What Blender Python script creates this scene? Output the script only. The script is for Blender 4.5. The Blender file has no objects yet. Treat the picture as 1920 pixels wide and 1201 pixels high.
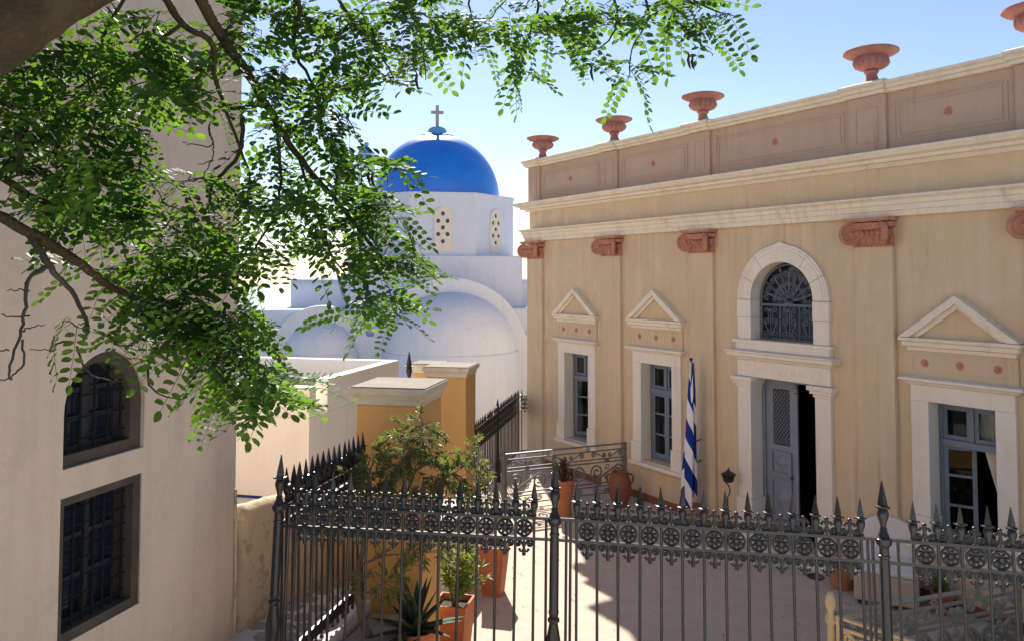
import bpy, bmesh, math, random
from mathutils import Vector, Matrix
from mathutils.geometry import tessellate_polygon
R = math.radians
PI = math.pi
scene = bpy.context.scene
col = scene.collection

# ------------------------------------------------------------------ camera
F_PX = 1500.0; PITCH = R(2.6); HORIZON = 520.0; EYE = 4.0
CX = 960.0; CY = HORIZON - F_PX * math.tan(PITCH)
cam_data = bpy.data.cameras.new('camera')
cam = bpy.data.objects.new('camera', cam_data)
col.objects.link(cam)
cam.location = (0, 0, EYE)
cam.rotation_euler = (R(90) + PITCH, 0, 0)
cam_data.sensor_width = 36.0
cam_data.lens = 36.0 * F_PX / 1920.0
cam_data.shift_y = (CY - 600.5) / 1920.0
cam_data.clip_start = 0.05
cam_data.clip_end = 40000
scene.camera = cam

# ------------------------------------------------------------------ sky and sun
SUN_EL = R(35.0)
SUN_DIR = Vector((-0.111, 0.994, 0)).normalized()        # horizontal direction towards the sun
world = bpy.data.worlds.new('World'); scene.world = world
world.use_nodes = True
wn = world.node_tree
bg = wn.nodes['Background']
sky = wn.nodes.new('ShaderNodeTexSky')
sky.sky_type = 'NISHITA'; sky.sun_disc = False
sky.sun_elevation = SUN_EL
sky.sun_rotation = math.atan2(SUN_DIR.x, SUN_DIR.y)
sky.altitude = 300; sky.air_density = 1.0; sky.dust_density = 0.12; sky.ozone_density = 2.5
tint = wn.nodes.new('ShaderNodeMix'); tint.data_type = 'RGBA'; tint.blend_type = 'MULTIPLY'; tint.inputs[0].default_value = 1.0
tint.inputs[7].default_value = (1.10, 1.0, 1.0, 1)                 # hazy, slightly violet air
wn.links.new(sky.outputs[0], tint.inputs[6]); wn.links.new(tint.outputs[2], bg.inputs[0])
bg.inputs[1].default_value = 0.072
sun_data = bpy.data.lights.new('sun', 'SUN')
sun_data.energy = 5.0; sun_data.angle = R(0.53); sun_data.color = (1.0, 0.95, 0.87)
sun = bpy.data.objects.new('sun', sun_data); col.objects.link(sun)
to_sun = Vector((SUN_DIR.x * math.cos(SUN_EL), SUN_DIR.y * math.cos(SUN_EL), math.sin(SUN_EL)))
sun.rotation_euler = to_sun.to_track_quat('Z', 'Y').to_euler()
sun.location = (0, 0, 30)
scene.view_settings.view_transform = 'Standard'
scene.view_settings.look = 'None'
scene.view_settings.gamma = 1.0
scene.view_settings.use_curve_mapping = False
scene.view_settings.exposure = 1.08
scene.cycles.max_bounces = 8
scene.cycles.diffuse_bounces = 5
scene.cycles.transparent_max_bounces = 12

# ------------------------------------------------------------------ pixel helpers (a pixel gives a direction)
def ray(x, y):
    v = ((x - CX) / F_PX, 1.0, -(y - CY) / F_PX)
    c, s = math.cos(PITCH), math.sin(PITCH)
    return Vector((v[0], v[1] * c - v[2] * s, v[1] * s + v[2] * c))
def on_z(x, y, z=0.0):
    r = ray(x, y); t = (z - EYE) / r.z
    return Vector((0, 0, EYE)) + r * t
def at_depth(x, y, d):
    r = ray(x, y)
    return Vector((0, 0, EYE)) + r * (d / r.y)

# ------------------------------------------------------------------ materials
def new_mat(name):
    m = bpy.data.materials.new(name); m.use_nodes = True
    nt = m.node_tree; b = nt.nodes['Principled BSDF']
    return m, nt, b
def pos_node(nt, scale=(1, 1, 1)):
    g = nt.nodes.new('ShaderNodeNewGeometry')
    mp = nt.nodes.new('ShaderNodeMapping'); mp.inputs['Scale'].default_value = scale
    nt.links.new(g.outputs['Position'], mp.inputs['Vector'])
    return mp.outputs[0]
def noise(nt, vec, scale, detail=5, rough=0.6):
    n = nt.nodes.new('ShaderNodeTexNoise')
    n.inputs['Scale'].default_value = scale; n.inputs['Detail'].default_value = detail
    n.inputs['Roughness'].default_value = rough
    nt.links.new(vec, n.inputs['Vector'])
    return n.outputs['Fac']
def ramp(nt, fac, a, b, ca=(0, 0, 0, 1), cb=(1, 1, 1, 1)):
    r = nt.nodes.new('ShaderNodeValToRGB')
    r.color_ramp.elements[0].position = a; r.color_ramp.elements[0].color = ca
    r.color_ramp.elements[1].position = b; r.color_ramp.elements[1].color = cb
    nt.links.new(fac, r.inputs[0])
    return r.outputs[0]
def mix(nt, fac, a, b):
    m = nt.nodes.new('ShaderNodeMix'); m.data_type = 'RGBA'
    if isinstance(fac, (int, float)): m.inputs[0].default_value = fac
    else: nt.links.new(fac, m.inputs[0])
    for k, v in ((6, a), (7, b)):
        if isinstance(v, (tuple, list)): m.inputs[k].default_value = (*v[:3], 1)
        else: nt.links.new(v, m.inputs[k])
    return m.outputs[2]
def bump(nt, b, h, strength, dist=0.01):
    n = nt.nodes.new('ShaderNodeBump'); n.inputs['Strength'].default_value = strength
    n.inputs['Distance'].default_value = dist
    nt.links.new(h, n.inputs['Height']); nt.links.new(n.outputs[0], b.inputs['Normal'])
def plaster(name, c1, c2, c3=None, rough=0.9, sc=0.9, fine=60, bstr=0.35, streak=0.35, c3amt=(0.55, 0.75), dark=0.0, lump=0.0):
    """stucco: two tones in clouds, rain streaks, a third stain tone, fine grain relief"""
    m, nt, b = new_mat(name)
    p = pos_node(nt)
    big = ramp(nt, noise(nt, p, sc, 6, .65), .32, .68)
    c = mix(nt, big, c1, c2)
    st = pos_node(nt, (3.0, 3.0, .28))
    s = ramp(nt, noise(nt, st, 1.6, 5, .6), .5, .8)
    if c3:
        sm = nt.nodes.new('ShaderNodeMath'); sm.operation = 'MULTIPLY'; sm.inputs[1].default_value = streak
        nt.links.new(s, sm.inputs[0])
        c = mix(nt, sm.outputs[0], c, c3)
        bl = ramp(nt, noise(nt, p, sc * 2.7, 8, .7), *c3amt)
        sm2 = nt.nodes.new('ShaderNodeMath'); sm2.operation = 'MULTIPLY'; sm2.inputs[1].default_value = streak
        nt.links.new(bl, sm2.inputs[0])
        c = mix(nt, sm2.outputs[0], c, c3)
    if dark:
        st2 = pos_node(nt, (7.0, 7.0, .5))
        d1_ = ramp(nt, noise(nt, st2, 1.3, 6, .65), .52, .72)
        d2_ = ramp(nt, noise(nt, p, .9, 3, .5), .42, .62)
        dm_ = nt.nodes.new('ShaderNodeMath'); dm_.operation = 'MULTIPLY'; nt.links.new(d1_, dm_.inputs[0]); nt.links.new(d2_, dm_.inputs[1])
        dn_ = nt.nodes.new('ShaderNodeMath'); dn_.operation = 'MULTIPLY'; dn_.inputs[1].default_value = dark; nt.links.new(dm_.outputs[0], dn_.inputs[0])
        c = mix(nt, dn_.outputs[0], c, tuple(x * k for x, k in zip(c1, (.55, .5, .45))))
    fg = noise(nt, p, fine, 3, .6)
    c = mix(nt, ramp(nt, fg, .3, .7, (0, 0, 0, 1), (.16, .16, .16, 1)), c, tuple(x * .55 for x in c1))
    nt.links.new(c, b.inputs['Base Color'])
    b.inputs['Roughness'].default_value = rough
    b.inputs['Specular IOR Level'].default_value = 0.25
    add = nt.nodes.new('ShaderNodeMath'); add.operation = 'MULTIPLY_ADD'
    add.inputs[1].default_value = 3.0
    nt.links.new(noise(nt, p, 6, 4, .6), add.inputs[0]); nt.links.new(fg, add.inputs[2])
    hgt = add.outputs[0]
    if lump:
        l_ = nt.nodes.new('ShaderNodeMath'); l_.operation = 'MULTIPLY_ADD'; l_.inputs[1].default_value = lump
        nt.links.new(noise(nt, p, 1.7, 3, .5), l_.inputs[0]); nt.links.new(hgt, l_.inputs[2]); hgt = l_.outputs[0]
    bump(nt, b, hgt, bstr, .006)
    return m
def simple(name, c1, c2=None, rough=.6, sc=8, metal=0.0, bstr=0.15, bsc=40, spec=.4):
    m, nt, b = new_mat(name)
    p = pos_node(nt)
    c2 = c2 or tuple(x * .75 for x in c1)
    nt.links.new(mix(nt, ramp(nt, noise(nt, p, sc, 6, .65), .35, .68), c1, c2), b.inputs['Base Color'])
    b.inputs['Roughness'].default_value = rough; b.inputs['Metallic'].default_value = metal
    b.inputs['Specular IOR Level'].default_value = spec
    if bstr: bump(nt, b, noise(nt, p, bsc, 4, .6), bstr, .004)
    return m
def leaf_mat(name, c1, c2, trans, tfac=.5, rough=.4, sc=3.0, var=.75):
    m, nt, b = new_mat(name)
    p = pos_node(nt)
    f = ramp(nt, noise(nt, p, sc, 4, .7), .35, .65)
    c = mix(nt, f, c1, c2)
    nt.links.new(c, b.inputs['Base Color']); b.inputs['Roughness'].default_value = rough
    b.inputs['Specular IOR Level'].default_value = .2
    t = nt.nodes.new('ShaderNodeBsdfTranslucent')
    nt.links.new(mix(nt, f, trans, tuple(x * var for x in trans)), t.inputs[0])
    ms = nt.nodes.new('ShaderNodeMixShader'); ms.inputs[0].default_value = tfac
    nt.links.new(b.outputs[0], ms.inputs[1]); nt.links.new(t.outputs[0], ms.inputs[2])
    nt.links.new(ms.outputs[0], nt.nodes['Material Output'].inputs[0])
    return m
def glass_mat(name, tint=(.75, .8, .82)):
    m, nt, b = new_mat(name)
    nt.nodes.remove(b)
    tr = nt.nodes.new('ShaderNodeBsdfTransparent'); tr.inputs[0].default_value = (*tint, 1)
    gl = nt.nodes.new('ShaderNodeBsdfGlossy'); gl.inputs['Roughness'].default_value = .03
    fr = nt.nodes.new('ShaderNodeFresnel'); fr.inputs[0].default_value = 1.22
    ms = nt.nodes.new('ShaderNodeMixShader')
    nt.links.new(fr.outputs[0], ms.inputs[0]); nt.links.new(tr.outputs[0], ms.inputs[1]); nt.links.new(gl.outputs[0], ms.inputs[2])
    nt.links.new(ms.outputs[0], nt.nodes['Material Output'].inputs[0])
    return m

M = {}
M['ochre'] = plaster('ochre_stucco', (.665, .51, .325), (.60, .475, .33), (.73, .61, .46), sc=.8, streak=.75, dark=.6, lump=6)
M['parapet'] = plaster('parapet_stucco', (.55, .40, .295), (.49, .355, .265), (.40, .29, .22), sc=.8, streak=.4, dark=.6, lump=5)
M['marble'] = plaster('weathered_marble', (.83, .77, .68), (.78, .70, .59), (.66, .55, .43), sc=1.6, streak=.35, bstr=.12, dark=.3)
M['cream_trim'] = plaster('cream_trim', (.83, .75, .62), (.78, .69, .55), (.50, .41, .30), sc=1.4, streak=.5, bstr=.15, dark=.5)
M['terracotta'] = simple('terracotta_ornament', (.56, .27, .18), (.41, .18, .12), .85, 9, bstr=.35)
M['urn'] = simple('dusty_terracotta', (.42, .19, .16), (.30, .13, .11), .85, 7, bstr=.35)
M['pot'] = simple('terracotta_pot', (.46, .165, .085), (.34, .115, .06), .8, 5, bstr=.25)
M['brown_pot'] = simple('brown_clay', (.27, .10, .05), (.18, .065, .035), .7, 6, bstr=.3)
M['clay'] = simple('pale_clay', (.46, .23, .12), (.36, .17, .09), .8, 7)
M['white'] = plaster('whitewash', (.80, .80, .80), (.75, .75, .76), (.66, .66, .67), sc=.5, streak=.3, bstr=.3)
M['cream_wall'] = plaster('cream_plaster', (.82, .77, .68), (.78, .72, .62), (.68, .60, .50), sc=.6, streak=.35, dark=.2, lump=6)
M['pink_wall'] = plaster('pinkish_plaster', (.71, .55, .415), (.64, .51, .42), (.52, .40, .29), sc=.9, streak=.6, bstr=.45, dark=.45, lump=12)
M['orange'] = plaster('orange_stucco', (.60, .355, .13), (.55, .32, .115), (.48, .29, .12), sc=.9, streak=.4, bstr=.25, dark=.4, lump=6)
M['capstone'] = plaster('cap_stone', (.62, .56, .44), (.54, .48, .38), (.38, .32, .25), sc=3, streak=.5, bstr=.4, dark=.5)
M['lichen'] = plaster('lichened_stone', (.27, .23, .18), (.20, .17, .14), (.36, .31, .24), sc=22, streak=.6, fine=90, bstr=.8)
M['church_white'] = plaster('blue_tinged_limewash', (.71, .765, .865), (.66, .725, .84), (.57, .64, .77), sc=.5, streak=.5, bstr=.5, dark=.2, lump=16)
M['blue'] = simple('dome_blue', (.006, .22, .82), (.005, .17, .70), .36, 2.6, bstr=.3, bsc=5, spec=1.0)
M['pale_blue'] = simple('pale_blue_paint', (.20, .46, .72), (.17, .42, .68), .6, 3)
M['iron'] = simple('black_iron', (.014, .014, .016), (.026, .024, .022), .34, 14, bstr=.3, bsc=90, spec=.45)
M['iron_matt'] = simple('matt_iron', (.012, .012, .013), (.02, .016, .013), .85, 14, bstr=.3, spec=.1)
M['iron_grey'] = simple('grey_iron', (.19, .195, .18), (.13, .135, .125), .5, 14, bstr=.2, bsc=80)
M['iron_green'] = simple('grey_green_iron', (.32, .33, .26), (.24, .25, .20), .55, 14, bstr=.2, bsc=80)
M['iron_cream'] = simple('cream_iron', (.56, .51, .37), (.44, .40, .29), .6, 14, bstr=.2, bsc=80)
M['grille'] = simple('blue_grey_iron', (.13, .15, .18), (.10, .12, .15), .5, 14, bstr=.1)
M['blue_wood'] = simple('blue_grey_wood', (.17, .22, .28), (.14, .185, .24), .55, 10, bstr=.1)
M['dark_wood'] = simple('dark_wood', (.035, .04, .046), (.025, .03, .034), .6, 10)
M['grey_wood'] = simple('grey_door_wood', (.235, .265, .32), (.195, .225, .275), .5, 10, bstr=.1)
M['glass'] = glass_mat('window_glass')
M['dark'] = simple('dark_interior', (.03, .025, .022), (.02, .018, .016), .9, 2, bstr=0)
M['dark_blue_glass'] = simple('dark_blue_pane', (.012, .02, .035), (.01, .016, .028), .12, 2, bstr=0, spec=.6)
M['dark_stone'] = plaster('dark_stone', (.10, .08, .06), (.06, .05, .04), (.16, .12, .08), sc=4, streak=.5, bstr=.7)
M['floor'] = plaster('cement_floor', (.60, .475, .37), (.53, .42, .33), (.41, .32, .25), sc=1.1, streak=.55, bstr=.3, fine=35)
M['tan'] = plaster('rough_tan_plaster', (.66, .50, .33), (.56, .43, .28), (.17, .14, .11), sc=1.7, streak=.75, bstr=1.0, c3amt=(.52, .66), lump=8, dark=.6)
M['joint'] = plaster('white_joint', (.72, .70, .66), (.60, .57, .52), (.45, .42, .38), sc=3, streak=.4, bstr=.4)
M['stone'] = plaster('paving_stone', (.40, .37, .33), (.30, .28, .25), (.22, .20, .18), sc=3, streak=.5, bstr=.6)
M['earth'] = plaster('earth', (.055, .04, .028), (.04, .03, .022), (.08, .06, .04), sc=8, streak=.5, bstr=1)
M['land'] = plaster('dry_land', (.22, .20, .13), (.16, .16, .10), (.28, .24, .17), sc=.02, streak=.4, bstr=0)
M['sea'] = simple('sea', (.10, .17, .24), (.09, .155, .22), .25, .002, bstr=0)
M['bark'] = plaster('locust_bark', (.085, .056, .026), (.045, .032, .02), (.17, .125, .04), sc=14, streak=.6, fine=70, bstr=1.6)
M['twig'] = simple('twig', (.07, .052, .042), (.05, .038, .032), .8, 20)
M['olive_bark'] = simple('olive_bark', (.17, .135, .10), (.11, .09, .07), .9, 20, bstr=.8)
M['leaf'] = leaf_mat('locust_leaf', (.024, .076, .02), (.014, .048, .02), (.24, .45, .035), .43, rough=.6, sc=4.0, var=.38)
M['pod'] = simple('seed_pod', (.055, .022, .018), None, .6, 9)
M['olive_leaf'] = leaf_mat('olive_leaf', (.15, .18, .075), (.085, .11, .045), (.30, .34, .08), .35, sc=9)
M['bush_leaf'] = leaf_mat('oleander_leaf', (.12, .19, .05), (.08, .13, .035), (.34, .40, .08), .4)
M['agave'] = simple('agave_leaf', (.035, .065, .032), (.025, .05, .026), .75, 8, bstr=.1, spec=.2)
M['succulent'] = leaf_mat('succulent_leaf', (.07, .075, .03), (.10, .045, .035), (.14, .14, .03), .25)
M['far_leaf'] = leaf_mat('far_leaf', (.035, .06, .03), (.025, .045, .025), (.06, .09, .03), .3)
M['flag_blue'] = simple('flag_blue', (.012, .035, .20), (.01, .03, .17), .8, 20, bstr=.1, bsc=300)
M['flag_white'] = simple('flag_white', (.72, .72, .74), (.68, .68, .71), .8, 20, bstr=.1, bsc=300)
M['cloth'] = simple('white_cloth', (.74, .72, .68), (.68, .65, .60), .9, 5, bstr=.2, bsc=200)
M['beige_cloth'] = simple('beige_cloth', (.55, .46, .36), (.50, .41, .32), .9, 5, bstr=.2, bsc=200)
M['curtain'] = simple('curtain_cloth', (.72, .66, .55), (.64, .58, .47), .9, 9, bstr=.1)
M['stain'] = simple('faded_white_lime', (.74, .73, .74), (.62, .64, .70), .8, 3)
M['cross'] = simple('cross_stone', (.42, .39, .36), (.36, .33, .31), .8, 10)

# ------------------------------------------------------------------ mesh builder
class MB:
    def __init__(self): self.v = []; self.f = []; self.m = []; self.xf = None
    def add(self, vs, fs, mi=0):
        n = len(self.v)
        if self.xf is not None: vs = [self.xf @ Vector(p) for p in vs]
        self.v += [tuple(p) for p in vs]
        self.f += [tuple(i + n for i in f) for f in fs]; self.m += [mi] * len(fs)
        return self
    def box(self, x0, x1, y0, y1, z0, z1, mi=0):
        return self.add([(x0, y0, z0), (x1, y0, z0), (x1, y1, z0), (x0, y1, z0), (x0, y0, z1), (x1, y0, z1), (x1, y1, z1), (x0, y1, z1)],
                        [(0, 3, 2, 1), (4, 5, 6, 7), (0, 1, 5, 4), (1, 2, 6, 5), (2, 3, 7, 6), (3, 0, 4, 7)], mi)
    def prism(self, poly, y0, y1, mi=0):
        """polygon in (x, z), given anticlockwise seen from -y, extruded y0 (front) to y1"""
        n = len(poly)
        vs = [(x, y0, z) for x, z in poly] + [(x, y1, z) for x, z in poly]
        fs = [tuple(range(n)), tuple(range(2 * n - 1, n - 1, -1))]
        for i in range(n):
            j = (i + 1) % n; fs.append((i, i + n, j + n, j))
        return self.add(vs, fs, mi)
    def slab(self, poly, z0, z1, mi=0):
        """polygon in (x, y) anticlockwise from above, extruded z0 to z1"""
        n = len(poly)
        vs = [(x, y, z0) for x, y in poly] + [(x, y, z1) for x, y in poly]
        fs = [tuple(range(n - 1, -1, -1)), tuple(range(n, 2 * n))]
        for i in range(n):
            j = (i + 1) % n; fs.append((i, j, j + n, i + n))
        return self.add(vs, fs, mi)
    def holed(self, outer, holes, y0, y1, mi=0):
        """wall in the xz plane with openings; front at y0, back at y1, with reveals"""
        loops = [outer] + holes
        flat = [p for l in loops for p in l]
        tris = tessellate_polygon([[Vector((x, z, 0)) for x, z in l] for l in loops])
        n = len(flat)
        vs = [(x, y0, z) for x, z in flat] + [(x, y1, z) for x, z in flat]
        fs = []
        for a, b, c in tris:
            ax, az = flat[a]; bx, bz = flat[b]; cx, cz = flat[c]
            if (bx - ax) * (cz - az) - (bz - az) * (cx - ax) < 0: b, c = c, b
            fs.append((a, b, c)); fs.append((a + n, c + n, b + n))
        o = 0
        for l in loops:
            k = len(l)
            for i in range(k):
                j = (i + 1) % k; fs.append((o + i, o + i + n, o + j + n, o + j))
            o += k
        return self.add(vs, fs, mi)
    def lathe(self, prof, n=16, c=(0, 0, 0), flute=0, mi=0, lobes=None):
        vs = []; fs = []
        for k, (r, z) in enumerate(prof):
            for i in range(n):
                a = 2 * PI * i / n
                rr = r
                if flute and (lobes is None or lobes[k]): rr = r * (1 - flute * (i % 2))
                vs.append((c[0] + rr * math.cos(a), c[1] + rr * math.sin(a), c[2] + z))
        for k in range(len(prof) - 1):
            for i in range(n):
                j = (i + 1) % n
                fs.append((k * n + i, k * n + j, (k + 1) * n + j, (k + 1) * n + i))
        fs.append(tuple(range(n - 1, -1, -1))); o = (len(prof) - 1) * n
        fs.append(tuple(range(o, o + n)))
        return self.add(vs, fs, mi)
    def tube(self, pts, r, n=6, mi=0, closed=False):
        pts = [Vector(p) for p in pts]; k = len(pts)
        if k < 2: return self
        rs = r if isinstance(r, (list, tuple)) else [r] * k
        vs = []; fs = []
        t0 = (pts[1] - pts[0]).normalized()
        up = Vector((0, 0, 1)) if abs(t0.z) < .9 else Vector((1, 0, 0))
        u = t0.cross(up).normalized()
        for i in range(k):
            if closed: t = pts[(i + 1) % k] - pts[i - 1]
            else: t = pts[min(i + 1, k - 1)] - pts[max(i - 1, 0)]
            if t.length < 1e-9: t = t0
            t.normalize()
            u = (u - t * u.dot(t))
            u = u.normalized() if u.length > 1e-6 else t.orthogonal().normalized()
            w = t.cross(u)
            for j in range(n):
                a = 2 * PI * j / n
                vs.append(pts[i] + (u * math.cos(a) + w * math.sin(a)) * rs[i])
        for i in range(k if closed else k - 1):
            i2 = (i + 1) % k
            for j in range(n):
                j2 = (j + 1) % n
                fs.append((i * n + j, i * n + j2, i2 * n + j2, i2 * n + j))
        if not closed:
            fs.append(tuple(range(n - 1, -1, -1))); fs.append(tuple(range((k - 1) * n, k * n)))
        return self.add(vs, fs, mi)
    def ball(self, c, r, n=8, k=5, sz=1.0):
        prof = [(max(r * math.sin(PI * i / k), r * .02), -r * sz * math.cos(PI * i / k)) for i in range(k + 1)]
        return self.lathe(prof, n, c)
    def build(self, name, mat, parent=None, smooth=None, bevel=0, loc=None, rot=None):
        me = bpy.data.meshes.new(name)
        me.from_pydata(self.v, [], self.f); me.update()
        if bevel:
            bm = bmesh.new(); bm.from_mesh(me)
            es = [e for e in bm.edges if len(e.link_faces) == 2 and e.calc_face_angle(0) > .6]
            bmesh.ops.bevel(bm, geom=es, offset=bevel, segments=2, affect='EDGES', clamp_overlap=True, profile=.6)
            bm.to_mesh(me); bm.free()
        for mm in (mat if isinstance(mat, (list, tuple)) else [mat]): me.materials.append(M[mm])
        if isinstance(mat, (list, tuple)) and not bevel: me.polygons.foreach_set('material_index', self.m)
        if smooth is not None:
            me.shade_smooth(); me.set_sharp_from_angle(angle=R(smooth))
        return link(name, me, parent, loc, rot)
def link(name, me, parent=None, loc=None, rot=None):
    o = bpy.data.objects.new(name, me); col.objects.link(o)
    if parent is not None: o.parent = parent
    if loc is not None: o.location = loc
    if rot is not None: o.rotation_euler = rot
    return o
def empty(name, loc=(0, 0, 0), rot=(0, 0, 0)):
    o = bpy.data.objects.new(name, None); col.objects.link(o); o.empty_display_size = .2
    o.location = loc; o.rotation_euler = rot
    return o
def tag(o, label, cat, group=None):
    o['label'] = label; o['category'] = cat
    if group: o['group'] = group
    return o
def spiral(cx, cz, r0, r1, a0, turns, y=0.0, n=10):
    """points of a spiral in the xz plane from radius r0 at angle a0 inwards to r1"""
    k = max(4, int(abs(turns) * n)); out = []
    for i in range(k + 1):
        t = i / k; a = a0 + turns * 2 * PI * t; r = r0 + (r1 - r0) * t
        out.append((cx + r * math.cos(a), y, cz + r * math.sin(a)))
    return out
def bezier(p0, p1, p2, p3, n=10):
    out = []
    for i in range(n + 1):
        t = i / n; s = 1 - t
        out.append(tuple(s**3 * a + 3 * s * s * t * b + 3 * s * t * t * c + t**3 * d for a, b, c, d in zip(p0, p1, p2, p3)))
    return out
def s_scroll(mb, xa, za, xb, zb, ra, rb, r=.008, y=0.0, flip=1, turns=1.5, n=5):
    """an S-shaped scroll: spiral at (xa, za) joined to a spiral at (xb, zb)"""
    d = math.atan2(zb - za, xb - xa)
    a_pts = spiral(xa, za, ra, ra * .18, d + flip * PI / 2, flip * turns, y)
    b_pts = spiral(xb, zb, rb, rb * .18, d + PI + flip * PI / 2, flip * turns, y)
    mb.tube(list(reversed(a_pts)) + b_pts, r, n)
# ------------------------------------------------------------------ the setting: land, sea, street, courtyard
def struct(o): o['kind'] = 'structure'; return o
def terrain():
    vs = []; fs = []; rings = [0, 40, 70, 120, 220, 400, 700, 1200, 2000, 3000]
    hs = [-.35, -.35, -4, -22, -55, -100, -165, -235, -300, -302]
    n = 48; vs.append((0, 20, hs[0]))
    rnd = random.Random(3)
    for k in range(1, len(rings)):
        for i in range(n):
            a = 2 * PI * i / n; j = rnd.uniform(-.06, .06) * abs(hs[k]) if 1 < k < 8 else 0
            vs.append((rings[k] * math.cos(a), 20 + rings[k] * math.sin(a), hs[k] + j))
    for i in range(n):
        fs.append((0, 1 + i, 1 + (i + 1) % n))
        for k in range(1, len(rings) - 1):
            a = 1 + (k - 1) * n; b = 1 + k * n; j = (i + 1) % n
            fs.append((a + i, b + i, b + j, a + j))
    mb = MB(); mb.add(vs, fs)
    struct(mb.build('terrain', 'land', smooth=60))
    mb = MB(); k = 30000
    mb.add([(-k, -k, -300), (k, -k, -300), (k, k, -300), (-k, k, -300)], [(0, 1, 2, 3)])
    struct(mb.build('sea', 'sea'))
terrain()

# fence corner points at rail height (rail height read from the bar spacing of 0.14 m)
RAIL_Z = EYE - 1.714
FA = on_z(523, 947.5, RAIL_Z); FB = on_z(1040, 971.5, RAIL_Z); FC = on_z(1657, 1010.5, RAIL_Z)
FD = FC + (on_z(1914, 1030, RAIL_Z) - FC).normalized() * 2.18
ST_ANG = R(13.6)                                             # the side street runs this far right of the view axis
SX = Vector((math.sin(ST_ANG), math.cos(ST_ANG), 0)); SY = Vector((-SX.y, SX.x, 0))
ST_Z = .95

mb = MB()
mb.slab([(-3.2, 6.4), (6.5, 4.9), (14, 3.2), (16, 12), (10, 30), (-8, 30), (-4, 13)], -.35, 0.0)
struct(mb.build('courtyard_floor', 'floor'))

def street():
    # upper landing where the viewer stands, ramp, and the lower path on the left
    mb = MB()
    prof = [(-12, 2.4), (2.6, 2.4), (4.6, ST_Z), (7.2, ST_Z), (11.2, ST_Z)]
    xl = -9; k = len(prof)
    def xr(y):
        if y < 5.2: return 9.0
        return FA.x + (y - FA.y) * math.tan(ST_ANG) + .02
    prof2 = []
    for i in range(len(prof) - 1):
        (y0, z0), (y1, z1) = prof[i], prof[i + 1]
        for t in (0, .25, .5, .75): prof2.append((y0 + (y1 - y0) * t, z0 + (z1 - z0) * t))
    prof2.append(prof[-1])
    vs = []; fs = []
    for y, z in prof2:
        for x in (xl, xr(y)): vs.append((x, y, z)); vs.append((x, y, -.4))
    for i in range(len(prof2) - 1):
        a = i * 4; b = a + 4
        fs += [(a, a + 2, b + 2, b), (a + 2, a + 3, b + 3, b + 2), (a, b, b + 1, a + 1)]
    n = len(vs); fs += [(n - 4, n - 2, n - 1, n - 3), (0, 1, 3, 2)]
    mb.add(vs, fs)
    st = struct(mb.build('street', 'joint'))
    # paving stones on the lower path
    rnd = random.Random(11)
    for iy in range(16):
        for ix in range(14):
            cx = -3.1 + ix * .2 + (iy % 2) * .1 + rnd.uniform(-.03, .03); cy = 6.2 + iy * .19 + rnd.uniform(-.03, .03)
            if cx > xr(cy) - .12: continue
            if (Vector((cx, cy, 0)) - Vector((-2.37, 6.93, 0))).dot(Vector((.9655, -.2605, 0))) < .1 and cy < 7.0: continue
            n = rnd.choice([5, 6, 6, 7]); r = rnd.uniform(.085, .105); a0 = rnd.uniform(0, 6)
            poly = [(cx + r * rnd.uniform(.8, 1.08) * math.cos(a0 + 2 * PI * q / n), cy + r * rnd.uniform(.8, 1.05) * math.sin(a0 + 2 * PI * q / n)) for q in range(n)]
            s = MB(); s.slab(poly, ST_Z - .02, ST_Z + rnd.uniform(.006, .014)); s.build('paving_stone', 'stone', st)
street()

# retaining wall that carries the front fence and the side fence
mb = MB()
dv = (FB - FA).normalized()
def wall_run(mb, p, q, w, z0, z1):
    d = (q - p); d.z = 0; d.normalize(); nrm = Vector((-d.y, d.x, 0)) * w / 2
    a = p - nrm; b = q - nrm; c = q + nrm; e = p + nrm
    mb.slab([(a.x, a.y), (b.x, b.y), (c.x, c.y), (e.x, e.y)], z0, z1)
FBASE = 1.13
p0 = FA - dv * .12; p0.y -= .10; q0 = FD.copy(); q0.y -= .10
wall_run(mb, p0, q0, .34, -.34, FBASE)
tag(mb.build('retaining_wall', 'orange', bevel=.01), 'low orange retaining wall carrying the black spiked iron fence', 'wall')

# ------------------------------------------------------------------ the ochre mansion
BANG = math.atan2(-0.84938506, 0.52777364)
BLOC = Vector((0.39045, 17.80902, 0))
BX = Vector((0.52777364, -0.84938506, 0)); BY = Vector((0.84938506, 0.52777364, 0))
def on_facade(x, y, yo=0.0):
    r = ray(x, y); o = BLOC + BY * yo
    t = o.dot(BY) / r.dot(BY); p = Vector((0, 0, EYE)) + r * t
    return (p - BLOC).dot(BX), p.z
man = empty('mansion', BLOC, (0, 0, BANG))
tag(man, 'ochre neoclassical mansion with marble door arch and white pediments over its windows', 'building')
LEN = 13.8; DEEP = 9.0
WIN = [1.78, 4.155, 9.535, 12.0]
DOOR = 6.90
def arch_poly(cx, z0, zs, r, n=24):
    p = [(cx - r, z0), (cx + r, z0)]
    for i in range(n + 1):
        a = PI * i / n; p.append((cx + r * math.cos(a), zs + r * math.sin(a)))
    return p
holes = [[(c - .41, .72), (c + .41, .72), (c + .41, 2.46), (c - .41, 2.46)] for c in WIN]
holes.append([(DOOR - .6, .02), (DOOR + .6, .02), (DOOR + .6, 2.48), (DOOR - .6, 2.48)])
holes.append(arch_poly(DOOR, 3.05, 3.66, .58))
mb = MB(); mb.holed([(0, 0), (LEN, 0), (LEN, 5.5), (0, 5.5)], holes, 0, .4)
mb.build('facade_wall', 'ochre', man)
mb = MB(); mb.box(0, .4, .4, DEEP, 0, 5.5); mb.build('side_wall', 'ochre', man)
mb = MB(); mb.box(LEN - .4, LEN, .4, DEEP, 0, 5.5); mb.build('side_wall', 'ochre', man)
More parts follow.
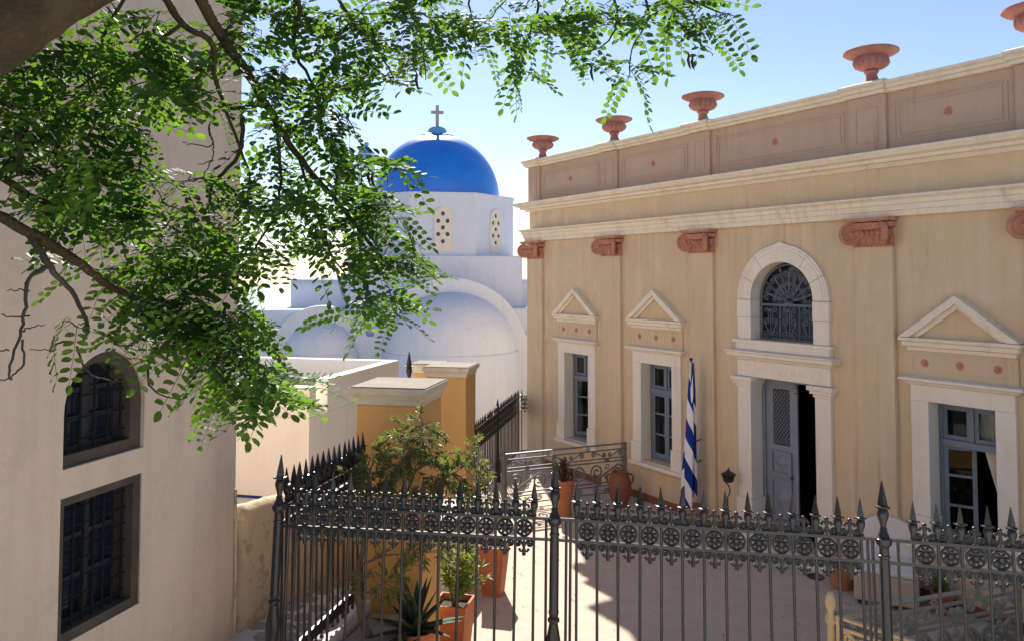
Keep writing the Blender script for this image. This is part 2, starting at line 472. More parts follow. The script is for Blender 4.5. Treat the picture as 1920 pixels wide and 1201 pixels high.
mb = MB(); mb.box(.4, LEN - .4, DEEP - .4, DEEP, 0, 5.5); mb.build('back_wall', 'ochre', man)
mb = MB(); mb.box(.1, LEN - .1, .1, DEEP - .1, 5.502, 5.62); mb.build('roof', 'capstone', man)
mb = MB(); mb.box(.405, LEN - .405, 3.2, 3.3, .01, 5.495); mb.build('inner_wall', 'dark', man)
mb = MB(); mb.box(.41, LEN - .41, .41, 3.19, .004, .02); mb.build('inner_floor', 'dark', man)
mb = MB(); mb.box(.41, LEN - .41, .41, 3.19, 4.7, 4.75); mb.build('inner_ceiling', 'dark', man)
# brown plinth band along the foot
for a, b in ((0.62, 2.64), (3.24, 5.0), (5.59, 6.0), (7.78, 8.13), (8.74, 10.28), (10.89, 13.2)):
    mb = MB(); mb.box(a, b, -.02, .0, .0, .13); mb.build('plinth_band', 'brown_pot', man)
PILS = [(.0, .58), (2.67, 3.21), (5.03, 5.56), (8.16, 8.71), (10.32, 10.86), (13.24, 13.8)]
def moulding(name, prof, mat, x1=LEN, deep=DEEP):
    """profile (outward offset, z) run along the front and back along the left side with a mitred corner"""
    vs = []; fs = []; n = len(prof)
    for o, z in prof:
        vs += [(x1 + (o if x1 == LEN else 0), -o, z), (-o, -o, z), (-o, deep, z)]
    for i in range(n - 1):
        a = i * 3; b = a + 3
        fs += [(a, b, b + 1, a + 1), (a + 1, b + 1, b + 2, a + 2)]
    fs.append(tuple(i * 3 for i in range(n)))
    m = MB(); m.add(vs, fs); return m.build(name, mat, man)
moulding('architrave', [(0, 4.79), (.085, 4.79), (.085, 4.86), (.11, 4.865), (.11, 4.93), (.135, 4.94), (.135, 4.99), (.19, 5.025), (.19, 5.05), (0, 5.06)], 'cream_trim')
moulding('cornice', [(0, 5.44), (.05, 5.445), (.09, 5.49), (.16, 5.50), (.16, 5.54), (.23, 5.56), (.27, 5.61), (.27, 5.64), (0, 5.65)], 'cream_trim')
# parapet
mb = MB(); mb.box(.0, LEN, .03, .28, 5.652, 6.43); mb.box(.0, .25, .281, DEEP, 5.652, 6.43)
mb.build('parapet', 'parapet', man)
PIERS = [(-.02, .42), (2.60, 3.08), (5.02, 5.48), (8.08, 8.63), (10.24, 10.80), (13.3, 13.82)]
for a, b in PIERS:
    mb = MB(); mb.box(a, b, -.02, .029, 5.653, 6.428); p = mb.build('parapet_pier', 'parapet', man)
    m2 = MB(); w = .013
    x0, x1, z0, z1 = a + .11, b - .11, 5.80, 6.28
    m2.box(x0, x1, -.028, -.0205, z0, z0 + w); m2.box(x0, x1, -.028, -.0205, z1 - w, z1)
    m2.box(x0, x0 + w, -.028, -.0205, z0 + w, z1 - w); m2.box(x1 - w, x1, -.028, -.0205, z0 + w, z1 - w)
    m2.build('panel_fillet', 'parapet', p)
def rosette_mesh(r):
    m = MB(); n = 8
    m.lathe([(r * .30, 0), (r * .34, .012), (r * .2, .022), (.002, .024)], 8)
    for i in range(n):
        a = 2 * PI * i / n
        m.ball((r * .64 * math.cos(a), r * .64 * math.sin(a), .004), r * .34, 6, 4, .4)
    ob = m.build('rosette', 'terracotta', smooth=50); me = ob.data
    bpy.data.objects.remove(ob)
    return me
ROS = rosette_mesh(.062); ROS2 = rosette_mesh(.055)
for i in range(len(PIERS) - 1):
    a = PIERS[i][1] + .10; b = PIERS[i + 1][0] - .10
    m2 = MB(); w = .013
    for x0, x1, z0, z1 in ((a, b, 5.80, 6.30), (a + .06, b - .06, 5.85, 6.25)):
        m2.box(x0, x1, .022, .0295, z0, z0 + w); m2.box(x0, x1, .022, .0295, z1 - w, z1)
        m2.box(x0, x0 + w, .022, .0295, z0 + w, z1 - w); m2.box(x1 - w, x1, .022, .0295, z0 + w, z1 - w)
    m2.build('parapet_panel', 'parapet', man)
    link('rosette', ROS, man, ((a + b) / 2, .029, 6.05), (R(90), 0, 0))
moulding('parapet_cornice', [(-.03, 6.432), (.03, 6.435), (.05, 6.47), (.09, 6.48), (.09, 6.52), (.13, 6.54), (.13, 6.575), (-.3, 6.60)], 'cream_trim')
mb = MB(); mb.box(.0, LEN, .02, .32, 6.433, 6.5965); mb.build('coping', 'cream_trim', man)
for a, b in PIERS:
    mb = MB()
    prof = [(0.03, 6.434), (.075, 6.437), (.095, 6.472), (.135, 6.482), (.135, 6.522), (.175, 6.542), (.175, 6.58), (.1, 6.612)]
    vs = []; fs = []; n = len(prof)
    for o, z in prof: vs += [(a - o * .35, -o, z), (b + o * .35, -o, z), (b + o * .35, .30, z), (a - o * .35, .30, z)]
    for i in range(n - 1):
        p = i * 4; q = p + 4
        for k in range(4): fs.append((p + k, p + (k + 1) % 4, q + (k + 1) % 4, q + k))
    fs.append((n * 4 - 4, n * 4 - 3, n * 4 - 2, n * 4 - 1))
    mb.add(vs, fs); mb.build('coping_block', 'cream_trim', man)
# pilasters and capitals
def capital(w):
    m = MB(); h = w / 2; y = -.07
    # neck with beads
    m.box(-h - .005, h + .005, y - .02, .05, 4.405, 4.43)
    for i in range(9): m.ball((-h + .03 + i * (w - .06) / 8, y - .022, 4.418), .014, 6, 4)
    m.box(-h, h, y - .008, .05, 4.43, 4.53)
    for dx in (-.12, .0, .12): m.xf = Matrix.Translation((dx, y - .008, 4.482)) @ Matrix.Rotation(R(90), 4, 'X'); m.lathe([(.036, 0), (.036, .012), (.018, .02)], 8); m.xf = None
    # echinus with eggs
    m.box(-h, h, y - .03, .05, 4.53, 4.545)
    m.box(-h + .02, h - .02, y - .035, .05, 4.546, 4.63)
    for i in range(6): m.ball((-h + .09 + i * (w - .18) / 5, y - .045, 4.585), .03, 6, 5, 1.35)
    # channel (sagging cushion between the volutes)
    pts = [(-h - .03, 4.72)] + [(-h - .03 + (w + .06) * i / 10, 4.66 - .035 * math.sin(PI * i / 10)) for i in range(11)] + [(h + .03, 4.72)]
    m.prism(pts, y - .10, .04)
    for dz in (0, .025, .05):
        m.tube([(-h - .03 + (w + .06) * i / 10, y - .103, 4.668 + dz - (.035 - dz * .4) * math.sin(PI * i / 10)) for i in range(11)], .007, 5)
    # abacus, concave in plan
    ab = []
    for i in range(9): t = i / 8; ab.append((-h - .05 + (w + .10) * t, y - .14 + .05 * math.sin(PI * t)))
    ab += [(h + .05, .04), (-h - .05, .04)]
    m.slab(ab, 4.735, 4.752); m.slab([(x * 1.03, yy if yy > 0 else yy - .012) for x, yy in ab], 4.753, 4.788)
    # diagonal volutes
    for s in (-1, 1):
        m.xf = Matrix.Translation((s * (h - (.02 if s < 0 else .075)), y - .09, 4.578)) @ Matrix.Rotation(s * R(-42), 4, 'Z')
        m.xf = m.xf @ Matrix.Rotation(R(90), 4, 'X')
        m.lathe([(.14, -.04), (.155, -.025), (.155, .024), (.135, .026), (.133, .012)], 22)
        sp = spiral(0, 0, .145, .02, R(90), s * -2.5, 0, 16)
        m.tube([(x, z, .02) for x, _, z in sp], [.017 - .009 * i / (len(sp) - 1) for i in range(len(sp))], 6)
        m.ball((0, 0, .03), .026, 8, 5)
        m.xf = None
    return m
for i, (a, b) in enumerate(PILS):
    mb = MB(); mb.box(a, b, -.07, -.0005, .0, 4.404); mb.box(a - .02, b + .02, -.09, -.0006, .0, .25)
    p = mb.build('pilaster', 'ochre', man, bevel=.006)
    cm = capital(b - a); c = cm.build('capital', 'terracotta', p, smooth=40, loc=((a + b) / 2, 0, 0))
# windows with surrounds
def window(c, idx):
    mb = MB(); mb.box(c - .625, c + .625, -.05, .0, 2.462, 2.66); mb.build('lintel', 'marble', man, bevel=.004)
    for s in (-1, 1):
        a, b = sorted((c + s * .625, c + s * .40))
        mb = MB(); mb.box(a, b, -.048, .17, 1.042, 2.46); j = mb.build('jamb', 'marble', man, bevel=.004)
        a, b = sorted((c + s * .65, c + s * .385))
        mb = MB(); mb.box(a, b, -.072, .175, .692, 1.04); mb.build('plinth_block', 'marble', j, bevel=.004)
    mb = MB(); mb.box(c - .70, c + .70, -.10, .17, .625, .69); mb.build('sill', 'marble', man, bevel=.006)
    # hood cornice
    def cornice_piece(name, hw, prof):
        m = MB(); vs = []; fs = []; n = len(prof)
        for o, z in prof: vs += [(c - hw - o, .0, z), (c - hw - o, -o, z), (c + hw + o, -o, z), (c + hw + o, .0, z)]
        for i in range(n - 1):
            p = i * 4; q = p + 4
            for k in range(3): fs.append((p + k, p + k + 1, q + k + 1, q + k))
        fs.append((n * 4 - 4, n * 4 - 3, n * 4 - 2, n * 4 - 1)); fs.append((3, 2, 1, 0))
        m.add(vs, fs); return m.build(name, 'marble' if name == 'hood' else 'cream_trim', man)
    cornice_piece('hood', .60, [(.05, 2.662), (.07, 2.67), (.09, 2.70), (.14, 2.715), (.14, 2.745), (.05, 2.762)])
    # frieze panel with three rosettes
    m = MB(); m.box(c - .66, c + .66, -.03, -.0004, 2.763, 3.08); fr = m.build('frieze', 'ochre', man)
    m = MB(); w = .01
    x0, x1, z0, z1 = c - .60, c + .60, 2.83, 3.04
    m.box(x0, x1, -.036, -.0305, z0, z0 + w); m.box(x0, x1, -.036, -.0305, z1 - w, z1)
    m.box(x0, x0 + w, -.036, -.0305, z0 + w, z1 - w); m.box(x1 - w, x1, -.036, -.0305, z0 + w, z1 - w)
    m.build('panel_fillet', 'ochre', fr)
    for dx in (-.44, 0, .44): link('rosette', ROS2, fr, (c + dx, -.03, 2.935), (R(90), 0, 0))
    # pediment
    cornice_piece('pediment_base', .60, [(.03, 3.082), (.05, 3.085), (.06, 3.13), (.10, 3.145), (.10, 3.19), (.13, 3.21), (.13, 3.245), (.05, 3.252)])
    def chev(o, i_, y):
        m.prism([(c - o, 3.254), (c - i_, 3.254), (c, 3.254 + .53 * i_ / .73), (c + i_, 3.254), (c + o, 3.254), (c, 3.254 + .53 * o / .73)], y, -.0003)
    m = MB(); chev(.725, .585, -.13); chev(.60, .50, -.075)
    m.build('pediment_rake', 'cream_trim', man)
    m = MB(); m.prism([(c - .53, 3.253), (c + .53, 3.253), (c, 3.64)], -.02, -.0002); m.build('tympanum', 'ochre', man)
    # blue window frame
    y0, y1 = .19, .25
    m = MB()
    m.box(c - .41, c - .36, y0, y1, .722, 2.458); m.box(c + .36, c + .41, y0, y1, .722, 2.458)
    m.box(c - .36, c + .36, y0, y1, 2.41, 2.458); m.box(c - .36, c + .36, y0, y1, .722, .76)
    m.box(c - .36, c + .36, y0 - .03, y1, 1.92, 2.0)
    m.box(c - .025, c + .025, y0 - .005, y1, 2.0, 2.41)
    fr = m.build('window_frame', 'blue_wood', man, bevel=.004)
    for s in (-1, 1):
        a, b = sorted((c + s * .36, c + s * .025))
        m = MB(); m.box(a, b, .21, .245, 2.0, 2.05); m.box(a, b, .21, .245, 2.36, 2.41); m.box(a, a + .045, .21, .245, 2.05, 2.36); m.box(b - .045, b, .21, .245, 2.05, 2.36)
        m.build('transom_sash', 'blue_wood', fr)
        m = MB(); m.box(a + .045, b - .045, .226, .232, 2.05, 2.36); m.build('pane', 'glass', fr)
    # casements: shut in the second window, swung in on the others
    def casement(x0, w, ang, hinge):
        m = MB(); z0, z1 = .765, 1.915; t = .05
        zs = [z0 + t + k * (z1 - z0 - t) / 3 for k in range(3)]
        m.box(0, t, 0, .04, z0, z1); m.box(w - t, w, 0, .04, z0, z1); m.box(t, w - t, 0, .04, z1 - t, z1); m.box(t, w - t, 0, .04, z0, z0 + t + .03)
        for z in zs[1:]: m.box(t, w - t, .005, .035, z - .015, z + .015)
        o = m.build('casement', 'blue_wood', man, loc=(x0, .205, 0), rot=(0, 0, ang))
        zz = [z0 + t + .03] + zs[1:] + [z1 - t]
        for k in range(3):
            g = MB(); g.box(t, w - t, .017, .022, zz[k] + .012, zz[k + 1] - .012); g.build('pane', 'glass', o)
    if idx == 1:
        casement(c - .36, .357, 0, -1); casement(c + .003, .357, 0, 1)
    elif idx == 0:
        casement(c - .36, .357, R(28), -1)
        casement(c + .36, .357, R(180 - 75), 1)
    else:
        casement(c - .36, .357, R(22), -1)
        casement(c + .36, .357, R(180 - 80), 1)
for i, c in enumerate(WIN): window(c, i)
# the doorway
for s in (-1, 1):
    a, b = sorted((DOOR + s * .84, DOOR + s * .585))
    mb = MB(); mb.box(a, b, -.06, .2, .623, 2.31); j = mb.build('door_jamb', 'marble', man, bevel=.005)
    mb = MB(); mb.box(a - .03, b + .03, -.09, .21, .0, .62); mb.build('plinth_block', 'marble', j, bevel=.005)
    mb = MB()
    for z0, z1, o in ((2.312, 2.36, .02), (2.361, 2.41, .055), (2.411, 2.475, .085)): mb.box(a - o, b + o, -.06 - o, .2, z0, z1)
    mb.build('jamb_capital', 'marble', j, bevel=.012)
mb = MB(); mb.box(DOOR - .84, DOOR + .84, -.06, .2, 2.482, 2.73); lin = mb.build('door_lintel', 'marble', man, bevel=.005)
mb = MB()
for dx in (-.62, .62):
    mb.tube([(DOOR + dx + .075 * math.cos(2 * PI * i / 16), -.062, 2.605 + .075 * math.sin(2 * PI * i / 16)) for i in range(16)], .008, 5, closed=True)
mb.tube(spiral(DOOR - .02, 2.63, .05, .02, R(100), -.8, -.062), .008, 5)
mb.tube([(DOOR + .03, -.062, 2.60), (DOOR + .02, -.062, 2.56), (DOOR - .02, -.062, 2.55)], .008, 5)
for dx in (-.42, -.3, .22, .36): mb.tube(spiral(DOOR + dx, 2.605, .045, .012, 0, 1.3, -.062), .006, 5)
mb.build('lintel_carving', 'marble', lin)['kind'] = 'stuff'
mb = MB(); vs = []; fs = []
prof = [(.07, 2.732), (.09, 2.74), (.12, 2.78), (.18, 2.80), (.18, 2.845), (.21, 2.86), (.21, 2.878), (.06, 2.893)]
for o, z in prof: vs += [(DOOR - .78 - o, .0, z), (DOOR - .78 - o, -o, z), (DOOR + .78 + o, -o, z), (DOOR + .78 + o, .0, z)]
for i in range(len(prof) - 1):
    p = i * 4; q = p + 4
    for k in range(3): fs.append((p + k, p + k + 1, q + k + 1, q + k))
fs.append((28, 29, 30, 31)); fs.append((3, 2, 1, 0))
mb.add(vs, fs); mb.build('door_cornice', 'marble', man)
mb = MB(); mb.box(DOOR - .85, DOOR + .85, -.085, .3, 2.895, 3.0); mb.box(DOOR - .90, DOOR + .90, -.11, .3, 3.001, 3.045); mb.build('fanlight_sill', 'marble', man, bevel=.004)
for s in (-1, 1):
    a, b = sorted((DOOR + s * .83, DOOR + s * .57))
    for z0, z1, e in ((3.047, 3.385, 0), (3.389, 3.655, .006)):
        mb = MB(); mb.box(a - e, b + e, -.055 - e, .2, z0, z1); mb.build('jamb_block', 'marble', man, bevel=.004)
cuts = [0, 26, 54, 126, 154, 180]
for k in range(5):
    a0, a1 = R(cuts[k] + .3), R(cuts[k + 1] - .3); n = 8
    ro = .83; ri = .57
    out = []
    for i in range(n + 1):
        a = a0 + (a1 - a0) * i / n; e = 0
        if k == 2: e = .035 * max(0, 1 - abs(a - PI / 2) / .14)
        out.append((DOOR + (ro + e) * math.cos(a), 3.66 + (ro + e) * math.sin(a)))
    inn = [(DOOR + ri * math.cos(a0 + (a1 - a0) * i / n), 3.66 + ri * math.sin(a0 + (a1 - a0) * i / n)) for i in range(n, -1, -1)]
    mb = MB(); mb.prism(out + inn, -.055, .2); v = mb.build('arch_stone', 'marble', man, bevel=.004)
    mb = MB(); mb.tube([(DOOR + .74 * math.cos(a0 + (a1 - a0) * i / n), -.056, 3.66 + .74 * math.sin(a0 + (a1 - a0) * i / n)) for i in range(n + 1)], .012, 5)
    mb.tube([(DOOR + .79 * math.cos(a0 + (a1 - a0) * i / n), -.058, 3.66 + .79 * math.sin(a0 + (a1 - a0) * i / n)) for i in range(n + 1)], .012, 5)
    mb.build('arch_bead', 'marble', v)
mb = MB(); mb.prism(arch_poly(DOOR, 3.05, 3.66, .575), .24, .26); mb.build('fanlight_glass', 'dark_blue_glass', man)
def fan_grille():
    m = MB(); y = .15; zc = 3.60; ri = .53
    # frame
    fr = [(DOOR - ri, y, 3.06), (DOOR - ri, y, 3.60)] + [(DOOR + ri * math.cos(PI - PI * i / 24), y, 3.66 + (ri) * math.sin(PI - PI * i / 24)) for i in range(25)] + [(DOOR + ri, y, 3.06)]
    m.tube(fr, .016, 6)
    m.box(DOOR - ri, DOOR + ri, y - .02, y + .02, 3.565, 3.60); m.box(DOOR - ri, DOOR + ri, y - .012, y + .012, 3.06, 3.08)
    m.lathe([(.075, -.02), (.075, .0), (.04, .02)], 12, (DOOR, y, 3.62))
    for k in range(6):
        a = PI * (k + .5) / 6 if False else PI * k / 5
    for k in range(1, 5):
        a = PI * k / 5
        for d in (-.012, .012):
            m.tube([(DOOR + .07 * math.cos(a) - d * math.sin(a), y, 3.61 + .07 * math.sin(a) + d * math.cos(a)), (DOOR + (ri + .02) * math.cos(a) - d * math.sin(a), y, 3.61 + (ri + .02) * math.sin(a) + d * math.cos(a))], .007, 5)
    for k in range(5):
        a = PI * (k + .5) / 5; ca, sa = math.cos(a), math.sin(a)
        def P(u, v): return (DOOR + u * ca - v * sa, y, 3.62 + u * sa + v * ca)
        m.tube([P(.08, 0), P(.50, 0)], .007, 5)
        for s in (-1, 1):
            c = [(x, z) for x, _, z in spiral(.43, s * .062, .055, .012, -s * PI / 2, s * 1.6)]
            m.tube([P(.24, 0), P(.33, s * .012)] + [P(u, v) for u, v in c], .0075, 5)
            c = [(x, z) for x, _, z in spiral(.27, s * .05, .034, .008, -s * PI / 2, s * 1.4)]
            m.tube([P(.14, 0), P(.2, s * .01)] + [P(u, v) for u, v in c], .0065, 5)
        q = P(.16, 0); m.ball((q[0], y - .008, q[2]), .026, 6, 4); q = P(.34, 0); m.ball((q[0], y - .008, q[2]), .016, 6, 4)
    w = 2 * ri / 3
    for k in range(1, 3):
        for d in (-.01, .01): m.tube([(DOOR - ri + w * k + d, y, 3.07), (DOOR - ri + w * k + d, y, 3.57)], .006, 5)
    for k in range(3):
        cx = DOOR - ri + w * (k + .5)
        m.tube([(cx, y, 3.07), (cx, y, 3.55)], .007, 5)
        m.ball((cx, y - .006, 3.50), .026, 6, 4)
        for s in (-1, 1):
            s_scroll(m, cx + s * .085, 3.145, cx + s * .075, 3.325, .062, .055, .008, y, s)
            m.tube(spiral(cx + s * .085, 3.50, .045, .01, PI if s > 0 else 0, -s * 1.4, y), .007, 5)
            m.tube([(cx + s * .03, y, 3.36), (cx + s * .045, y, 3.44), (cx + s * .04, y, 3.5)], .007, 5)
    return m.build('fanlight_grille', 'grille', man, smooth=50)
fan_grille()
# door leaves and frame
mb = MB(); mb.box(DOOR - .6, DOOR - .545, .21, .33, .02, 2.478); mb.box(DOOR + .545, DOOR + .6, .21, .33, .02, 2.478); mb.box(DOOR - .545, DOOR + .545, .21, .33, 2.42, 2.478)
mb.build('door_frame', 'grey_wood', man, bevel=.004)
def door_leaf(x0, ang):
    m = MB(); w = .54; t = .045
    holes_ = [[(.12, 1.45), (w - .12, 1.45), (w - .12, 2.30), (.12, 2.30)]]
    m.holed([(0, .03), (w, .03), (w, 2.415), (0, 2.415)], holes_, 0, t)
    o = m.build('door', 'grey_wood', man, loc=(x0, .25, 0), rot=(0, 0, ang))
    m = MB()
    for k in range(-14, 12):
        for s in (-1, 1):
            a = Vector((.12, 1.45)); pts = []
            # diagonal slats clipped to the opening
            for u in range(21):
                x = .12 + (w - .24) * u / 20; z = 1.875 + k * .075 + s * (x - w / 2) * 1.3
                if 1.45 <= z <= 2.30: pts.append((x, .02 + s * .004, z))
            if len(pts) > 1: m.tube([pts[0], pts[-1]], .0065, 4)
    m.build('lattice', 'grey_wood', o)
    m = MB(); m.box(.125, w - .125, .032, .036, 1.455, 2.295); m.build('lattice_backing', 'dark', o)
    for z0, z1 in ((1.02, 1.36), (.36, .95), (.08, .30)):
        m = MB()
        for a, b, c_, d in ((.09, w - .09, z0, z0 + .025), (.09, w - .09, z1 - .025, z1), (.09, .115, z0 + .025, z1 - .025), (w - .115, w - .09, z0 + .025, z1 - .025)): m.box(a, b, -.032, 0, c_, d)
        cx, cz = w / 2, (z0 + z1) / 2; hw = w / 2 - .14; hh = (z1 - z0) / 2 - .045
        m.add([(cx - hw, -.002, cz), (cx, -.002, cz - hh), (cx + hw, -.002, cz), (cx, -.002, cz + hh), (cx, -.06, cz)], [(0, 1, 4), (1, 2, 4), (2, 3, 4), (3, 0, 4)])
        m.build('door_panel', 'grey_wood', o)
    m = MB(); m.box(w - .035, w + .03, -.03, 0, .03, 2.22); m.box(w - .045, w + .04, -.045, 0, 2.22, 2.26); m.lathe([(.02, 0), (.045, .03), (.04, .08), (.02, .11), (.05, .15)], 8, (w, -.02, 2.26)); m.build('cover_strip', 'grey_wood', o)
    m = MB(); m.ball((w - .07, -.045, 1.0), .025); m.build('door_knob', 'iron', o)
    return o
door_leaf(DOOR - .545, R(4))
door_leaf(DOOR + .545, R(180 - 88))
mb = MB(); mb.box(DOOR - .9, DOOR + .9, -.35, -.0005, .0, .02); mb.build('threshold', 'marble', man, bevel=.004)
# curtain in the third window
for c, wi in ((WIN[2], 0),):
    m = MB(); n = 14; k = 10; vs = []; fs = []
    for j in range(k + 1):
        t = j / k; z = 2.40 - 1.2 * t; edge = c - .02 + .30 * t ** 1.2
        for i in range(n + 1):
            u = i / n; vs.append((edge + (c + .46 - edge) * u, .30 + .02 * math.sin(u * 24 + t * 2), z))
    for j in range(k):
        for i in range(n): a = j * (n + 1) + i; fs.append((a, a + 1, a + n + 2, a + n + 1))
    m.add(vs, fs); cu = m.build('curtain', 'curtain', man, smooth=60)

# urns on the parapet
def urn_mesh():
    m = MB()
    n = 32
    foot = [(.19, 0), (.19, .03), (.15, .045), (.105, .09), (.085, .15), (.08, .185), (.105, .20), (.11, .215), (.10, .23), (.085, .24)]
    m.lathe(foot, 24)
    n = 64
    bowl = [(.085, .24), (.17, .25), (.235, .28), (.268, .325), (.262, .37), (.235, .40), (.225, .415)]
    vs = []; fs = []
    for q, (r, z) in enumerate(bowl):
        for i in range(n):
            a = 2 * PI * i / n; rr = r * (1 - (.13 * (1 - abs(math.sin(a * 8))) if 0 < q < 5 else 0))
            vs.append((rr * math.cos(a), rr * math.sin(a), z))
    for k in range(len(bowl) - 1):
        for i in range(n): j = (i + 1) % n; fs.append((k * n + i, k * n + j, (k + 1) * n + j, (k + 1) * n + i))
    m.add(vs, fs)
    m.lathe([(.225, .414), (.28, .425), (.36, .45), (.40, .475), (.40, .495), (.375, .51), (.33, .49), (.2, .43)], 36)
    m.v = [(x * .9, y * .9, z) for x, y, z in m.v]
    o = m.build('garden_urn', 'urn', smooth=45)
    return o
URNX = [.20, 2.72, 5.10, 8.28, 10.38]
urn_lab = ['terracotta urn on the parapet corner nearest the blue dome', 'terracotta urn on the parapet above the first pilaster from the building corner',
           'terracotta urn on the parapet between the second window and the doorway', 'large terracotta urn on the parapet just past the arched doorway', 'terracotta urn on the parapet beyond the third pedimented window']
u0 = urn_mesh()
for i, s in enumerate(URNX):
    o = u0 if i == 0 else u0.copy()
    if i: col.objects.link(o)
    p = BLOC + BX * s + BY * .22; o.location = (p.x, p.y, 6.606); o.rotation_euler = (R((-.8, .6, .3, -.5, .4)[i]), R((.5, -.7, .4, .6, -.3)[i]), BANG + i * .7)
    tag(o, urn_lab[i], 'urn', 'urns on the parapet')

# ------------------------------------------------------------------ the church
CANG = R(9.7)
CHX = Vector((math.cos(CANG), math.sin(CANG), 0)); CHY = Vector((-math.sin(CANG), math.cos(CANG), 0))
CORG = at_depth(845, 520, 24.0); CORG.z = 0
def ch(x, y, yo=0.0):
    """pixel -> church (x, z) on the plane yo behind the gable wall"""
    r = ray(x, y); o = CORG + CHY * yo
    t = o.dot(CHY) / r.dot(CHY); p = Vector((0, 0, EYE)) + r * t
    return (p - CORG).dot(CHX), p.z
church = empty('church', CORG, (0, 0, CANG))
tag(church, 'whitewashed church with round apses, eight sided drum and bright blue dome', 'church')
cxb, czb = ch(845, 669); Rb = ch(991, 669)[0] - cxb; Rbi = ch(965, 669)[0] - cxb
cxs, czs = ch(602, 664); Rs = ch(694, 664)[0] - cxs; Rsi = ch(666, 664)[0] - cxs
xL = ch(483, 640)[0]; xR = 5.5; shz = ch(983, 627)[1]
# gable wall outline with two arches
def gable_outline():
    pts = [(xL, -.3), (xR, -.3), (xR, shz)]
    def arc(cx, cz, r):
        a1 = math.asin((shz - cz) / r)
        return [(cx + r * math.cos(a1 + (PI - 2 * a1) * i / 28), cz + r * math.sin(a1 + (PI - 2 * a1) * i / 28)) for i in range(29)]
    ab = arc(cxb, czb, Rb); as_ = arc(cxs, czs, Rs)
    pts += ab + as_ + [(xL, shz)]
    return pts
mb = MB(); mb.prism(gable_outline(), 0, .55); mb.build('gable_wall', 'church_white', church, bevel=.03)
ledge = ch(983, 654)[1]
def apse(cx, r):
    m = MB(); n = 28; k = 8
    # wall drum
    vs = []; fs = []
    def ringpt(a, rr, z): return (cx + rr * math.cos(a), -rr * math.sin(a) * .98 - .001, z)
    prof = [(r + .04, -.3), (r + .04, ledge - .03), (r + .02, ledge)]
    for j in range(k + 1):
        t = PI / 2 * j / k; prof.append((max(r * math.cos(t), .01) * .985, ledge + .01 + r * .86 * math.sin(t)))
    for rr, z in prof:
        for i in range(n + 1): vs.append(ringpt(PI * i / n, rr, z))
    for j in range(len(prof) - 1):
        for i in range(n): a = j * (n + 1) + i; fs.append((a + 1, a, a + n + 1, a + n + 2))
    m.add(vs, fs); m.build('apse', 'church_white', church, smooth=35)
apse(cxb, Rbi * 1.03); apse(cxs, Rsi * 1.05)
# body behind the gable
z1 = ch(520, 578, 1.2)[1]
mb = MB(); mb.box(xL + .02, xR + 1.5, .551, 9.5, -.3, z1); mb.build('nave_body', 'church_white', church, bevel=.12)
z2 = ch(600, 522, 2.0)[1]; xa = ch(545, 560, 2.0)[0]; xe = xR + 1.0
m = MB(); prof = [(0, z1 - .05)]
vs = []; fs = []
pl = []
for i in range(9): a = PI / 2 * i / 8; pl.append((2.0 + .35 - .35 * math.cos(a) * 1.0, z2 - .3 + .3 * math.sin(a)))
pl = [(2.0, z1 - .05)] + pl + [(8.8, z2), (8.8, z1 - .05)]
n = len(pl)
vs = [(xa, y, z) for y, z in pl] + [(xe, y, z) for y, z in pl]
fs = [tuple(range(n)), tuple(range(2 * n - 1, n - 1, -1))] + [((i + 1) % n, i, i + n, (i + 1) % n + n) for i in range(n)]
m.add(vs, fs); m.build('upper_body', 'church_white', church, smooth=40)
# square base of the drum
dx_, z3 = ch(819, 479, 1.6); hw = ch(980, 500, 1.6)[0] - dx_
mb = MB(); mb.box(dx_ - hw, dx_ + hw, 1.6, 1.6 + 2 * hw, z1 - .1, z3); mb.build('drum_base', 'church_white', church, bevel=.04)
dcy = 1.6 + hw
ap = hw * .93
dxc = ch(819, 420, dcy)[0]
ap = ch(819 + 134, 420, dcy)[0] - dxc
z4 = ch(840, 361, dcy - ap)[1]
oct_ = [(dxc + ap / math.cos(PI / 8) * math.cos(PI / 8 + i * PI / 4), dcy + ap / math.cos(PI / 8) * math.sin(PI / 8 + i * PI / 4)) for i in range(8)]
mb = MB(); mb.slab(oct_, z3 - .02, z4); drum = mb.build('drum', 'church_white', church, bevel=.02)
mb = MB(); mb.slab([(dxc + (x - dxc) * 1.012, dcy + (y - dcy) * 1.012) for x, y in oct_], z4 - .10, z4 + .012); mb.build('drum_cornice', 'church_white', drum, bevel=.015)
# pierced lime windows
pz0 = ch(829, 471, dcy - ap)[1]; pz1 = ch(829, 388, dcy - ap)[1]
pw = .285
for q in range(-2, 3):
    ang = q * PI / 4
    mm = MB()
    out = [(-pw, pz0), (pw, pz0)] + [(pw * math.cos(PI * i / 14), pz1 - pw + pw * math.sin(PI * i / 14)) for i in range(15)]
    h = pz1 - pz0; hs = []
    for (u, v) in ((0, .845), (-.5, .68), (.5, .68), (0, .53), (-.5, .38), (.5, .38), (0, .22)):
        hs.append([(u * pw * 1.05 + .068 * math.cos(-2 * PI * i / 10), pz0 + h * v + .074 * math.sin(-2 * PI * i / 10)) for i in range(10)])
    mm.holed(out, hs, -.035, .0)
    c = Vector((dxc, dcy, 0)) + Vector((math.sin(ang), -math.cos(ang), 0)) * (ap + .004)
    w = mm.build('drum_window', 'cream_wall', church, loc=c, rot=(0, 0, ang))
    m3 = MB(); m3.prism([(x * .97, z) for x, z in out], -.003, .0); m3.build('window_dark', 'dark_blue_glass', w)
